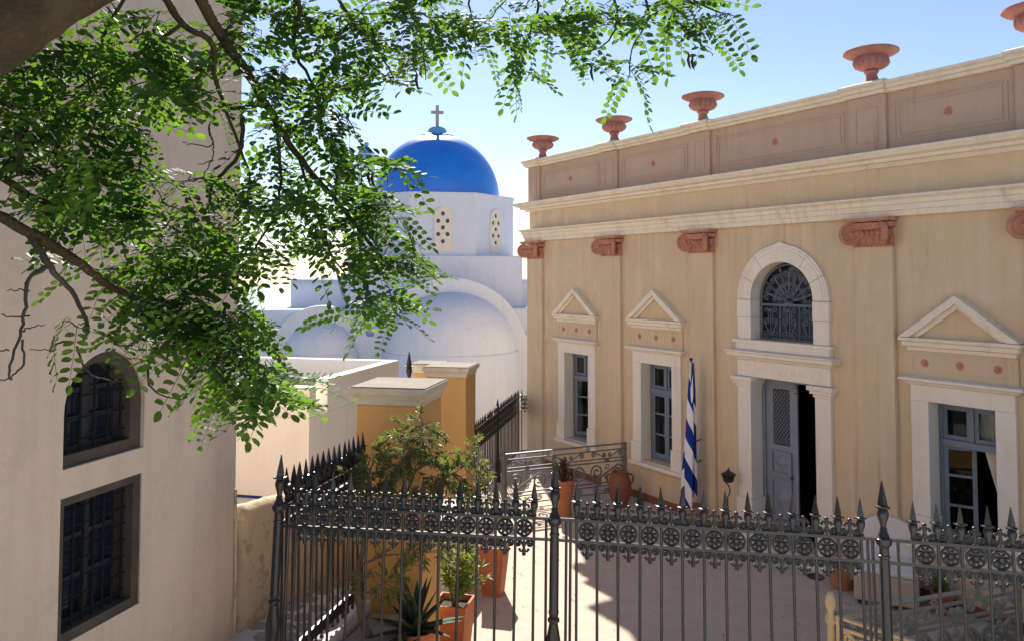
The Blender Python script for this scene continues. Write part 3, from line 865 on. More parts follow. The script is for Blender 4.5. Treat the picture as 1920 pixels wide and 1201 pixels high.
# dome
Rd = ch(935, 362, dcy)[0] - dxc
zt = ch(818, 253, dcy)[1]
n = 56; k = 20; vs = []; fs = []
hd = zt - z4 - .02
for j in range(k):
    t = PI / 2 * j / k
    for i in range(n):
        a = 2 * PI * i / n
        vs.append((dxc + Rd * math.cos(t) * math.cos(a), dcy + Rd * math.cos(t) * math.sin(a), z4 + .012 + hd * math.sin(t)))
vs.append((dxc, dcy, z4 + .012 + hd))
for j in range(k - 1):
    for i in range(n): i2 = (i + 1) % n; fs.append((j * n + i, j * n + i2, (j + 1) * n + i2, (j + 1) * n + i))
for i in range(n): fs.append(((k - 1) * n + i, (k - 1) * n + (i + 1) % n, k * n))
mb = MB(); mb.add(vs, fs); dome = mb.build('dome', 'blue', church, smooth=60)
mb = MB(); mb.tube([(dxc + (Rd + .012) * math.cos(2 * PI * i / 48), dcy + (Rd + .012) * math.sin(2 * PI * i / 48), z4 + .02) for i in range(48)], .03, 5, closed=True); mb.build('dome_rim', 'white', dome, smooth=60)
ztop = z4 + .012 + hd
mb = MB(); mb.lathe([(.60, -.12), (.64, -.075), (.60, -.035)], 28, (dxc, dcy, ztop)); mb.build('finial_ring', 'blue', dome, smooth=50)
mb = MB(); mb.lathe([(.58, -.036), (.46, .02), (.37, .09), (.32, .19), (.24, .27), (.14, .31), (.10, .34), (.05, .37)], 20, (dxc, dcy, ztop)); mb.build('finial', 'pale_blue', dome, smooth=50)
ct = ch(812, 198, dcy)[1]; cb = ztop + .33
hw_ = .055; ca = cb + (ct - cb) * .66
mb = MB(); mb.box(dxc - hw_, dxc + hw_, dcy - .05, dcy + .05, cb, ct); mb.box(dxc - .22, dxc - hw_ - .001, dcy - .048, dcy + .048, ca - .05, ca + .05); mb.box(dxc + hw_ + .001, dxc + .22, dcy - .048, dcy + .048, ca - .05, ca + .05)
mb.build('cross', 'cross', dome)
# belfry behind the dome
bxc, bzt = ch(687, 290, 8.5); hwb = ch(703, 300, 8.5)[0] - bxc
mb = MB()
mb.holed([(bxc - hwb, 3.4), (bxc + hwb, 3.4), (bxc + hwb, bzt), (bxc - hwb, bzt)], [arch_poly(bxc, bzt - 1.5, bzt - .75, hwb * .55, 10)], 8.2, 8.9)
bel = mb.build('belfry', 'church_white', church)
mb = MB(); zz = bzt + .003; q = hwb * 1.0
mb.box(bxc - hwb * .75, bxc + hwb * .75, 8.17, 8.199, bzt - .5, bzt - .06)
mb.build('belfry_panel', 'pale_blue', bel)
mb = MB(); mb.add([(bxc - q, 8.17, zz), (bxc + q, 8.17, zz), (bxc + q, 8.93, zz), (bxc - q, 8.93, zz), (bxc - .06, 8.55, zz + .34), (bxc + .06, 8.55, zz + .34)], [(3, 2, 1, 0), (0, 1, 5, 4), (2, 3, 4, 5), (1, 2, 5), (3, 0, 4)])
mb.ball((bxc, 8.55, zz + .42), .1); mb.build('belfry_roof', 'pale_blue', bel)

# ------------------------------------------------------------------ flat roofed cream house
HANG = R(90) - ST_ANG                       # local x runs away along the street, local y to the left
hc = on_z(578, 940, ST_Z); hz = EYE + (on_z(578, 940, ST_Z).y) * -(724 - 520) / F_PX
HX = Vector((math.sin(ST_ANG), math.cos(ST_ANG), 0)); HYv = Vector((-HX.y, HX.x, 0))
house = empty('flat_roofed_house', (hc.x, hc.y, 0), (0, 0, HANG))
tag(house, 'cream plastered flat roofed house with a notched roof parapet', 'house')
HL = 3.3; HW = 4.2; pt = .2; top = hz
mb = MB(); mb.box(0, HL, 0, HW, -.34, top - .42); mb.build('wall', 'cream_wall', house)
mb = MB(); mb.box(0, pt, 0, HW, top - .419, top); mb.build('parapet', 'cream_wall', house, bevel=.02)
mb = MB(); mb.box(pt + .001, pt + .12, 0, pt, top - .419, top - .40); mb.box(pt + .34, HL - pt - .001, 0, pt, top - .419, top + .05); mb.build('parapet', 'cream_wall', house, bevel=.03)
mb = MB(); mb.box(HL - pt, HL, 0, HW, top - .419, top + .05); mb.build('parapet', 'white', house, bevel=.02)
mb = MB(); mb.box(pt + .001, HL - pt - .001, pt + .001, HW, top - .4185, top - .38); mb.build('roof', 'capstone', house)
mb = MB(); mb.box(-.012, -.0005, -.0, HW, ST_Z, ST_Z + .035); mb.build('base_line', 'flag_blue', house)

# ------------------------------------------------------------------ left building
LANG = R(15.1); LX = Vector((math.sin(LANG), math.cos(LANG), 0))
lc = on_z(437, 1195, ST_Z)
lb = empty('corner_building', (lc.x, lc.y, 0), (0, 0, R(90) - LANG))
tag(lb, 'tall pinkish plastered building with two dark barred windows in stone frames', 'building')
ah = [(-1.86, 2.78), (-1.13, 2.78)] + [(-1.495 + .365 * math.cos(PI * i / 20), 3.13 + .37 * math.sin(PI * i / 20)) for i in range(21)]
lh = [(-1.87, 1.68), (-1.14, 1.68), (-1.14, 2.60), (-1.87, 2.60)]
mb = MB(); mb.holed([(-9, -.3), (0, -.3), (0, 9.5), (-9, 9.5)], [ah, lh], 0, .5)
mb.build('street_wall', 'pink_wall', lb)
mb = MB(); mb.box(-9, -.0, .501, 6, -.3, 1.2); mb.box(-.4, -.0, .5005, 6, 1.2, 9.5); mb.box(-9, -.4, 5.5, 6, 1.2, 9.5); mb.box(-9, -.4, .5005, 5.5, 9.3, 9.5); mb.box(-9, -8.6, .5005, 5.5, 1.2, 9.3)
mb.build('wall', 'pink_wall', lb)
# stone frames set in the openings
inn = [(-1.85, 2.86), (-1.24, 2.86)] + [(-1.545 + .305 * math.cos(PI * i / 20), 3.12 + .31 * math.sin(PI * i / 20)) for i in range(21)]
out = [(-1.858, 2.785), (-1.132, 2.785)] + [(-1.495 + .363 * math.cos(PI * i / 20), 3.13 + .366 * math.sin(PI * i / 20)) for i in range(21)]
mb = MB(); mb.holed(out, [[(x * 1.0, z) for x, z in inn]], .03, .16); mb.build('stone_frame', 'dark_stone', lb)
mb = MB(); mb.holed([(-1.868, 1.683), (-1.142, 1.683), (-1.142, 2.598), (-1.868, 2.598)], [[(-1.83, 1.745), (-1.215, 1.745), (-1.215, 2.545), (-1.83, 2.545)]], .012, .16)
mb.build('stone_frame', 'dark_stone', lb)
for (x0, x1, z0, z1, arch) in ((-1.85, -1.24, 2.86, 3.43, 1), (-1.83, -1.215, 1.745, 2.545, 0)):
    m = MB(); nv = 5 if arch else 7; nh = 4 if arch else 7; cx = (x0 + x1) / 2; r = (x1 - x0) / 2
    for i in range(nv):
        x = x0 + (x1 - x0) * (i + .6) / nv; zt_ = z1
        if arch: zt_ = 3.12 + math.sqrt(max(.001, r * r - (x - cx) ** 2))
        m.tube([(x, .07, z0), (x, .07, zt_)], .009, 6)
    for i in range(nh):
        z = z0 + (z1 - z0) * (i + .5) / nh; a, b = x0, x1
        if arch and z > 3.12: d = math.sqrt(max(.001, r * r - (z - 3.12) ** 2)); a, b = cx - d, cx + d
        m.tube([(a, .078, z), (b, .078, z)], .0065, 6)
    m.build('window_bars', 'iron_matt', lb)
    m = MB(); m.box(x0 - .02, x1 + .02, .161, .17, z0 - .02, z1 + .02); w = m.build('window', 'dark_blue_glass', lb)
    m = MB()
    m.box(x0, x0 + .05, .13, .159, z0, z1); m.box(x1 - .05, x1, .13, .159, z0, z1); m.box(cx - .03, cx + .03, .13, .159, z0, z1)
    for t in (.0, .33, .66, .96): m.box(x0 + .05, x1 - .05, .135, .159, z0 + (z1 - z0) * t, z0 + (z1 - z0) * t + .03)
    m.build('window_frame', 'dark_wood', w)
# conduit running down the corner
pts = [(-.012, -.012, 2.2), (-.012, -.014, 1.9), (-.01, -.02, 1.5), (-.02, -.03, 1.25), (-.06, -.05, 1.02), (-.10, -.06, .95)]
mb = MB(); mb.tube(pts, .012, 8); mb.build('conduit', 'tan', lb)

# ------------------------------------------------------------------ rough low wall between the corner building and the pillar
def rough_wall():
    base = [(-2.72, 6.98, 2.02), (-2.42, 7.16, 2.0), (-2.27, 7.55, 1.97), (-2.10, 7.95, 1.9), (-1.70, 8.32, 1.8), (-1.35, 8.75, 1.75)]
    path = []
    for i in range(len(base) - 1):
        for k in range(6):
            t = k / 6; path.append(tuple(a + (b - a) * t for a, b in zip(base[i], base[i + 1])))
    path.append(base[-1])
    rnd = random.Random(5); vs = []; fs = []
    prof = [(0.16, 0), (.13, .25), (.11, .5), (.105, .75), (.10, .88), (.085, .95), (.05, .99), (0, 1.0), (-.05, .99), (-.085, .95), (-.1, .85), (-.1, 0)]
    n = len(prof)
    for i, (x, y, z) in enumerate(path):
        p = Vector(path[max(i - 1, 0)][:2]); q = Vector(path[min(i + 1, len(path) - 1)][:2]); d = (q - p).normalized(); nr = Vector((d.y, -d.x))
        for o, t in prof:
            j = rnd.uniform(-.012, .012)
            vs.append((x + nr.x * (o + j), y + nr.y * (o + j), .6 + (z - .6) * t + rnd.uniform(-.008, .008) * (t > .5)))
    for i in range(len(path) - 1):
        for k in range(n - 1): a = i * n + k; fs.append((a, a + n, a + n + 1, a + 1))
    fs.append(tuple(range(n))); fs.append(tuple(range(len(vs) - 1, len(vs) - n - 1, -1)))
    m = MB(); m.add(vs, fs); return m.build('rough_wall', 'tan', smooth=60)
tag(rough_wall(), 'low rough tan plastered wall with dark stains beside the cobbled path', 'wall')

# ------------------------------------------------------------------ orange gate pillars
def pillar(c, half, ztop_, label, ang):
    p = empty('gate_pillar', (c[0], c[1], 0), (0, 0, ang)); tag(p, label, 'pillar')
    m = MB(); m.box(-half, half, -half, half, -.3, ztop_ - .17); m.build('shaft', 'orange', p, bevel=.012)
    m = MB(); vs = []; fs = []
    prof = [(0, -.169), (.01, -.16), (.012, -.12), (.03, -.085), (.055, -.06), (.06, -.02), (.055, -.003), (-.02, .004)]
    for o, z in prof:
        h = half + o; vs += [(-h, -h, ztop_ + z), (h, -h, ztop_ + z), (h, h, ztop_ + z), (-h, h, ztop_ + z)]
    n = len(prof)
    for i in range(n - 1):
        for k in range(4): fs.append((i * 4 + k, i * 4 + (k + 1) % 4, i * 4 + 4 + (k + 1) % 4, i * 4 + 4 + k))
    fs.append((n * 4 - 4, n * 4 - 3, n * 4 - 2, n * 4 - 1)); fs.append((3, 2, 1, 0))
    m.add(vs, fs); m.build('cap', 'capstone', p)
    m = MB(); h = half + .045; m.box(-h, h, -h, h, ztop_ - .001, ztop_ + .010); m.build('cap_top', 'lichen', p, bevel=.004)
    return p
PANG = -R(11.0)
c1 = at_depth(727, 740, 7.65); ax = Vector((math.cos(PANG), math.sin(PANG), 0)); ay = Vector((-ax.y, ax.x, 0))
pc1 = Vector((-1.176, 7.70, 0)) + ay * .33
pillar(pc1, .33, 2.95, 'orange gate pillar with a moulded stone cap behind the olive tree', PANG)
pc2 = Vector((-1.11, 13.5, 0)) + ay * .36
pillar(pc2, .345, 2.5, 'orange gate pillar further down beside the long black railing', PANG)
# third, white capped pillar glimpsed behind with an iron finial
pc3 = Vector((-1.55, 15.2, 0))
pillar(pc3, .25, 2.40, 'stone capped pillar half hidden behind the orange gate pillars', PANG)
gp = at_depth(767, 690, 9.2)
m_post_at = Vector((gp.x, gp.y, 0))
# planter with the olive tree
mb = MB()
pa = FA + SX * .55 + Vector((.06, 0, 0)); pb = FA + SX * 1.62 + Vector((.06, 0, 0))
wq = Vector((.40, -.08, 0))
quad = [pa, pa + wq, pb + wq * 1.1, pb]
mb.slab([(p.x, p.y) for p in quad], -.3, .86); pl = mb.build('planter', 'orange', bevel=.01)
tag(pl, 'low orange masonry planter at the foot of the olive tree', 'planter')
cq = sum((Vector(p) for p in quad), Vector()) / 4
mb = MB(); mb.slab([((p.x - cq.x) * .86 + cq.x, (p.y - cq.y) * .86 + cq.y) for p in quad], .861, .875); mb.build('soil', 'stone', pl)

# ------------------------------------------------------------------ iron fences
def share(m, name, mat, smooth=45):
    o = m.build(name, mat, smooth=smooth); me = o.data; bpy.data.objects.remove(o); return me
def bar_mesh(h0, h1):
    m = MB(); m.tube([(0, 0, h0), (0, 0, h1)], .0105, 8); return m
def spear(m, z, s=1.0):
    # collar, bulb and a long four edged point
    m.lathe([(.012 * s, z), (.020 * s, z + .012 * s), (.014 * s, z + .024 * s), (.016 * s, z + .04 * s), (.027 * s, z + .072 * s), (.029 * s, z + .09 * s), (.025 * s, z + .105 * s), (.02 * s, z + .112 * s)], 10)
    m.lathe([(.020 * s, z + .1121 * s), (.036 * s, z + .118 * s), (.036 * s, z + .124 * s), (.024 * s, z + .128 * s)], 8)
    for k in range(4):
        a = PI / 2 * k + PI / 4; m.ball((.036 * s * math.cos(a), .036 * s * math.sin(a), z + .121 * s), .007 * s, 6, 4)
    m.lathe([(.024 * s, z + .128 * s), (.022 * s, z + .15 * s), (.003 * s, z + .25 * s)], 8, flute=.28)
SPEAR = share((lambda m: (spear(m, 0), m)[1])(MB()), 'spearhead', 'iron', 35)
def rosette_iron():
    m = MB(); r = .054
    m.tube([(r * math.cos(2 * PI * i / 18), 0, r * math.sin(2 * PI * i / 18)) for i in range(18)], .010, 6, closed=True)
    m.xf = Matrix.Rotation(R(90), 4, 'X'); m.lathe([(.013, -.013), (.019, -.006), (.019, .006), (.013, .013)], 8); m.xf = None
    for k in range(8):
        a = 2 * PI * k / 8 + PI / 8; c, q = math.cos(a), math.sin(a)
        m.tube([(.012 * c, 0, .012 * q), (.024 * c, 0, .024 * q), (.036 * c, 0, .036 * q), (.047 * c, 0, .047 * q)], [.006, .0115, .013, .006], 6)
    return m
DISC = share(rosette_iron(), 'rosette', 'iron', 50)
def fleur(up):
    m = MB(); s = 1 if up else -1
    for d in (-1, 1):
        m.tube([(0, 0, s * .058), (d * .009, 0, s * .036), (d * .020, 0, s * .014)] + [(x, 0, s * z) for x, _, z in spiral(d * .040, .028, .025, .009, -PI / 2 - d * .5, d * 1.15, 0, 12)], .0088, 6)
        m.ball((d * .044, 0, s * .030), .0105, 6, 4)
        m.tube([(0, 0, s * .062), (d * .013, 0, s * .082), (d * .026, 0, s * .082), (d * .031, 0, s * .070)], .009, 6)
        m.ball((d * .031, 0, s * .071), .0115, 6, 4)
    m.tube([(0, 0, s * .004), (0, 0, s * .092)], [.009, .013], 6); m.ball((0, 0, s * .100), .0155, 8, 5)
    return m
FL_UP = share(fleur(True), 'fleur_ornament', 'iron', 50); FL_DN = share(fleur(False), 'fleur_ornament', 'iron', 50)
def post_mesh(h):
    """fluted cast post; z = 0 at the rail, h below it to the base"""
    m = MB(); n = 20
    prof = [(.062, -h), (.062, -h + .10), (.05, -h + .12), (.046, -h + .2), (.052, -h + .30), (.050, -h + .36), (.036, -h + .44), (.030, -h + .47), (.042, -h + .485), (.042, -h + .50), (.03, -h + .515), (.036, -h + .535), (.036, -h + .55), (.034, -h + .565), (.033, -.15), (.03, -.12), (.036, -.115), (.036, -.10), (.03, -.095), (.030, -.05), (.046, -.03), (.05, -.015), (.05, .005), (.04, .012), (.034, .03), (.025, .05), (.022, .06)]
    lob = [0, 0, 0, 1, 1, 1, 1, 0, 0, 0, 0, 0, 0, 1, 1, 0, 0, 0, 0, 1, 0, 0, 0, 0, 0, 0, 0]
    m.lathe(prof, n, flute=.10, lobes=lob)
    spear(m, .05, 1.30)
    return m
def fence_run(name, label, cat, p, q, lean, bars, posts, h, group=None, thin=None, drop=True, low=.014):
    """p, q: rail-height end points; bars, posts: distances from p"""
    d = (q - p); L = d.length; ang = math.atan2(d.y, d.x)
    Rm = Matrix.Rotation(ang, 4, 'Z') @ Matrix.Rotation(lean, 4, 'X')
    base = Vector(p) + (Rm @ Vector((0, 0, -h)))
    e = empty(name, base, (lean, 0, ang)); tag(e, label, cat, group)
    r1, r2 = h, h - .142
    lo = .12
    for z, t in ((r1, .010), (r2, .010), (lo, low)):
        m = MB(); m.box(0, L, -.014, .014, z - t, z + t); m.build('rail', 'iron', e)
    bm_ = share(bar_mesh(.03 if drop else lo, r1 + .004), 'bar', 'iron', 50)
    dm = None
    for x in bars:
        jit = random.Random(int(x * 977) + int(L * 100))
        b = link('bar', bm_, e, (x, 0, 0), (R(jit.uniform(-.25, .25)), R(jit.uniform(-.3, .3)), jit.uniform(0, 3)))
        link('spearhead', SPEAR, b, (0, 0, r1 + .008), (R(jit.uniform(-1.2, 1.2)), R(jit.uniform(-1.2, 1.2)), 0))
    if drop:
        m = MB(); m.lathe([(.003, -.028), (.018, -.008), (.014, .006), (.011, .014)], 8); dm = share(m, 'drop_finial', 'iron')
        for x in bars: link('drop_finial', dm, e, (x, 0, .03))
    for i in range(len(bars) - 1):
        x = (bars[i] + bars[i + 1]) / 2
        if bars[i + 1] - bars[i] > .25: continue
        sc = min(1, (bars[i + 1] - bars[i]) / .14)
        for me, z in ((DISC, r1 - .071), (FL_UP, r1 + .008), (FL_DN, r2 - .008)):
            o = link(me.name.split('.')[0], me, e, (x, 0, z)); o.scale = (sc, sc, sc) if sc < .95 else (1, 1, 1)
    for x in (thin or []):
        m = MB(); m.tube([(x, 0, 0.0), (x, 0, r1)], .011, 6); m.build('end_bar', 'iron', e)
    for x in posts:
        post_mesh(h + .0).build('post', 'iron', e, smooth=40, loc=(x, 0, h))
    return e
LEAN = R(-5.0); FH = RAIL_Z - FBASE + .02
fence_run('iron_fence', 'black spiked iron fence with a corner post, standing before the olive tree', 'fence', FA, FB, LEAN,
          [.145 + .1375 * i for i in range(14)], [0.0], FH, thin=[.085, (FB - FA).length - .06])
g = fence_run('iron_gate', 'wide iron gate leaf with spear tips and rosettes before the sunlit courtyard floor', 'gate', FB, FC, LEAN,
          [.161 + .1451 * i for i in range(14)], [0.0], FH, thin=[.085, .115, (FC - FB).length - .07, (FC - FB).length - .10])
fence_run('iron_fence', 'grey iron fence with spear tips in front of the stair railing and the armchair', 'fence', FC, FD, LEAN,
          [.173 + .1462 * i for i in range(14)], [0.0], FH, thin=[.085])
tag(post_mesh(2.78).build('gate_post', 'iron', smooth=40, loc=(m_post_at.x, m_post_at.y, 2.78)), 'black iron gate post whose spear tip shows above the near pillar cap', 'post')
# side fence from the corner post back to the pillar
side_end = Vector((-1.40, 7.66, RAIL_Z))
sa = FA + Vector((.0, .03, 0)); dsd = side_end - sa
nb = 15
fence_run('iron_fence', 'black spiked iron fence running back along the cobbled path to the orange pillar', 'fence', sa, side_end, 0.0,
          [.10 + (dsd.length - .13) * i / (nb - 1) for i in range(nb)], [], RAIL_Z - .98, thin=[.04], low=.045)
# long railing from the second pillar to the mansion corner
b0 = on_z(897, 945, 0.0); b0 = Vector((-.66, 14.0, 1.25)); b1 = Vector((.16, 18.1, 1.25))
nb = 30
bl = (b1 - b0).length
fence_run('iron_railing', 'long dense black railing running from the pillar to the mansion corner', 'railing', b0, b1, 0.0,
          [.06 + (bl - .12) * i / (nb - 1) for i in range(nb)], [bl * .46], 1.235, drop=False, thin=[bl - .02])
b2 = Vector((.50, 18.15, 1.25))
fence_run('narrow_gate', 'narrow black iron gate panel beside the mansion corner', 'gate', b1 + Vector((.03, 0, 0)), b2, 0.0,
          [.03, .17, .31], [], 1.235, drop=False, thin=[.345])

# ------------------------------------------------------------------ scroll railings
def scroll_rail(name, label, p, q, h, mat, cat='railing', group=None, post0=None, k=1.0, cell=.75):
    d = q - p; L = math.hypot(d.x, d.y); ang = math.atan2(d.y, d.x)
    e = empty(name, p, (0, 0, ang)); tag(e, label, cat, group)
    m = MB(); m.box(-.02, L + .02, -.028, .028, h - .025, h); m.build('handrail', mat, e, bevel=.008)
    zz = [h - .11, h - .26, h - .32, .26, .20, .07]
    for z in zz:
        m = MB(); m.box(0, L, -.008, .008, z - .009 * k, z + .009 * k); m.build('rail', mat, e)
    for x in (.0, L):
        m = MB(); m.box(x - .014, x + .014, -.014, .014, 0, h - .026); m.build('upright', mat, e)
    n = max(2, round(L / cell)); w = L / n
    for i in range(n):
        x0 = i * w; cx = x0 + w / 2
        # upper frieze: pairs of scrolls
        m = MB(); zc = h - .185
        s_scroll(m, x0 + w * .16, zc + .01, x0 + w * .42, zc - .005, .05, .042, .009 * k, 0, 1)
        s_scroll(m, x0 + w * .84, zc + .01, x0 + w * .58, zc - .005, .05, .042, .009 * k, 0, -1)
        m.build('frieze_scroll', mat, e, smooth=50)
        # rosettes that tie the rails
        m = MB()
        for q_ in range(6):
            a = 2 * PI * q_ / 6; m.ball((cx + .035 * math.cos(a), 0, h - .29 + .035 * math.sin(a)), .018, 6, 4)
        m.ball((cx, 0, h - .29), .02, 6, 4)
        m.build('leaf_rosette', mat, e, smooth=60); m = MB()
        for q_ in range(6):
            a = 2 * PI * q_ / 6; m.ball((x0 + .01 + .03 * math.cos(a), 0, h - .068 + .026 * math.sin(a)), .016, 6, 4)
        m.build('leaf_rosette', mat, e, smooth=60)
        # main field: large S scrolls
        zt_, zb = h - .33, .27; hh = zt_ - zb
        m = MB(); fl = 1 if i % 2 else -1
        xa_, xb_ = (x0 + w * .24, x0 + w * .78) if fl < 0 else (x0 + w * .76, x0 + w * .22)
        s_scroll(m, xa_, zb + hh * .55, xb_, zb + hh * .45, hh * .42, hh * .40, .014 * k, 0, fl, 1.7)
        m.tube(spiral(cx, zb + hh * .8, hh * .16, .012, R(200), 1.3), .008 * k, 5)
        m.tube(spiral(cx, zb + hh * .2, hh * .16, .012, R(20), 1.3), .008 * k, 5)
        m.build('scroll', mat, e, smooth=50)
        m = MB()
        s_scroll(m, x0 + w * .2, .135, x0 + w * .45, .135, .045, .04, .007 * k, 0, 1)
        s_scroll(m, x0 + w * .8, .135, x0 + w * .55, .135, .045, .04, .007 * k, 0, -1)
        m.build('frieze_scroll', mat, e, smooth=50)
    if post0:
        m = MB(); m.lathe([(.045, 0), (.045, .12), (.032, .14), (.030, h - .12), (.045, h - .10), (.045, h - .06), (.03, h - .04), (.026, h + .0), (.045, h + .02), (.03, h + .04), (.045, h + .075), (.042, h + .11), (.004, h + .16)], 14)
        m.build('newel_post', post0, e, smooth=40, loc=(-.05, 0, 0))
    return e
bp = on_z(948, 953, 0); bq = Vector((2.11, 15.02, 0))
bp = Vector((-.10, 14.05, 0))
scroll_rail('scroll_balustrade', 'grey wrought iron balustrade with big scrolls behind the tall red jar', bp, bq, .95, 'iron_grey', 'balustrade', post0='iron_grey', k=1.25)
nw = at_depth(1557, 1105, 7.56); nw = Vector((nw.x, nw.y, 0))
r1e = Vector((4.35, 5.95, 0)); r2e = Vector((5.2, 8.35, 0))
d1 = (r1e - nw).normalized(); d2 = (r2e - nw).normalized()
scroll_rail('stair_railing', 'cream painted iron railing with fretwork and an egg topped newel post', nw + d1 * .07, r1e, .90, 'iron_cream', k=1.7, cell=.5)
scroll_rail('stair_railing', 'grey green iron railing of scrolls closing the back of the stairwell', nw + d2 * .07, r2e, .90, 'iron_green', k=1.8, cell=.62)
scroll_rail('stair_railing', 'grey green scroll railing at the far end of the stairwell', r2e + Vector((.05, -.06, 0)), r1e + Vector((1.3, .5, 0)), .90, 'iron_green', k=1.8, cell=.62)
m = MB(); m.lathe([(.05, 0), (.05, .15), (.036, .17), (.034, .5), (.044, .52), (.034, .54), (.034, .80), (.05, .82), (.052, .86), (.035, .89), (.028, .92), (.042, .95), (.05, .99), (.046, 1.04), (.03, 1.08), (.004, 1.10)], 16)
tag(m.build('newel_post', 'iron_cream', smooth=40, loc=nw), 'cream newel post with egg shaped finial at the stair corner', 'post')
# dark stairwell floor inside the railings
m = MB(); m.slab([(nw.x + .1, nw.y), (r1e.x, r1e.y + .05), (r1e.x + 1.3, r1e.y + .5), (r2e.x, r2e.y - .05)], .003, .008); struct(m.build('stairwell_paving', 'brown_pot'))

# ------------------------------------------------------------------ pots and plants
def leaf_cloud(m, pts, L, W, rnd, droop=.2, updir=None, fold=.15):
    """single blades: a bent four-sided leaf at each (point, direction)"""
    for p, d in pts:
        p = Vector(p); d = Vector(d).normalized()
        side = d.cross(Vector((rnd.uniform(-1, 1), rnd.uniform(-1, 1), rnd.uniform(-1, 1))))
        if side.length < 1e-3: continue
        side.normalize(); nrm = side.cross(d)
        l = L * rnd.uniform(.7, 1.2); w = W * rnd.uniform(.8, 1.2)
        a = p; b = p + d * l * .5 + nrm * l * .04; c = p + d * l + nrm * l * (-droop * .3)
        m.add([a, b + side * w / 2 + nrm * w * fold, c, b - side * w / 2 + nrm * w * fold, b], [(0, 1, 4), (1, 2, 4), (0, 4, 3), (4, 2, 3)])
def square_pot(name, c, w0, w1, h, ang, label, mat='pot', group=None):
    e = empty(name, (c[0], c[1], 0), (0, 0, ang)); tag(e, label, 'pot', group)
    m = MB(); vs = []; fs = []
    prof = [(w0, 0), (w1 * .97, h - .06), (w1 * .97, h - .055), (w1, h - .05), (w1, h), (w1 - .025, h), (w1 - .035, h - .07)]
    for r, z in prof: vs += [(-r, -r, z), (r, -r, z), (r, r, z), (-r, r, z)]
    n = len(prof)
    for i in range(n - 1):
        for k in range(4): fs.append((i * 4 + k, i * 4 + (k + 1) % 4, i * 4 + 4 + (k + 1) % 4, i * 4 + 4 + k))
    fs.append((3, 2, 1, 0)); m.add(vs, fs); m.build('pot_body', mat, e)
    m = MB(); r = w1 - .034; m.box(-r, r, -r, r, h - .12, h - .055); m.build('soil', 'earth', e)
    return e
rnd = random.Random(21)
pB = Vector((-.235, 10.35, 0)); pA = Vector((-.62, 8.62, 0))
square_pot('square_planter', pB, .115, .175, .62, R(-14), 'tall square terracotta planter standing alone at the edge of the sunlit floor')
square_pot('square_planter', pA, .14, .19, .60, R(-14), 'square terracotta planter holding the oleander bush beside the agave')
# oleander bush in the nearer planter
bush = empty('oleander_bush', (pA.x, pA.y, .55)); tag(bush, 'leafy yellow green oleander bush growing from the square planter', 'bush')
ms = MB(); ml = MB(); pts = []
for k in range(30):
    a = rnd.uniform(0, 2 * PI); o = rnd.uniform(.08, .34); h = rnd.uniform(.2, .70)
    tip = Vector((o * math.cos(a) + .05, o * math.sin(a), h)); mid = Vector((tip.x * .4, tip.y * .4, h * .55))
    ms.tube([(0, 0, -.05), mid, tip], [.008, .006, .003], 5)
    for q in range(24):
        t = rnd.uniform(.3, 1.0); p = mid.lerp(tip, (t - .3) / .7)
        pts.append((p, Vector((rnd.uniform(-1, 1), rnd.uniform(-1, 1), rnd.uniform(-.2, 1.0)))))
leaf_cloud(ml, pts, .12, .028, rnd)
ms.build('stems', 'olive_bark', bush); o = ml.build('foliage', 'bush_leaf', bush); o['kind'] = 'stuff'
# agave in its own round pot
def agave(c, z, label, L=.36, n=22):
    e = empty('agave', (c[0], c[1], z)); tag(e, label, 'plant')
    for i in range(n):
        ring = i % 3; a = i * 2.399 + rnd.uniform(-.2, .2); el = R([18, 42, 66][ring]) + rnd.uniform(-.12, .12); l = L * rnd.uniform(.8, 1.1)
        d = Vector((math.cos(a) * math.cos(el), math.sin(a) * math.cos(el), math.sin(el))); sd = Vector((-math.sin(a), math.cos(a), 0)); up = sd.cross(d) * -1
        vs = []; fs = []
        for t, w in ((0, .035), (.3, .042), (.65, .030), (1, .002)):
            c_ = d * l * t + Vector((0, 0, -.10 * l * t * t * (1 if ring == 0 else .3)))
            vs += [c_ - sd * w + up * w * .35, c_ - up * w * .25, c_ + sd * w + up * w * .35]
        for k in range(3): b = k * 3; fs += [(b, b + 3, b + 4, b + 1), (b + 1, b + 4, b + 5, b + 2), (b, b + 2, b + 5, b + 3)]
        m = MB(); m.add(vs, fs); m.build('leaf', 'agave', e, smooth=50)
    return e
def round_pot(name, c, prof, mat, label, handles=None, group=None, n=24, soil=None, cat='pot'):
    e = empty(name, (c[0], c[1], c[2] if len(c) > 2 else 0)); tag(e, label, cat, group)
    m = MB(); m.lathe(prof, n); m.build('pot_body', mat, e, smooth=40)
    if soil: m = MB(); m.lathe([(soil[0], soil[1] - .02), (soil[0], soil[1])], 16); m.build('soil', 'earth', e)
    if handles:
        for s in (-1, 1):
            m = MB(); m.tube([(s * x, 0, z) for x, z in handles], .018, 7); m.build('handle', mat, e, smooth=60)
    return e
ag = at_depth(779, 1150, 7.28)
round_pot('flower_pot', (ag.x, ag.y), [(.12, 0), (.15, .5), (.17, .82), (.18, .83), (.18, .88), (.16, .88), (.15, .83), (.01, .82)], 'pot', 'tall round clay pot under the dark spiky agave', soil=(.15, .85))
agave((ag.x, ag.y), .86, 'dark green agave with long spiky leaves in front of the orange pillar', .46)
ag2 = at_depth(752, 1190, 6.95)
agave((ag2.x, ag2.y), .78, 'small dark rosette plant low beside the orange planter', .20, 26)
round_pot('flower_pot', (ag2.x, ag2.y), [(.08, 0), (.11, .72), (.12, .73), (.12, .79), (.105, .79), (.1, .75), (.01, .74)], 'brown_pot', 'small brown pot under the low dark rosette plant')
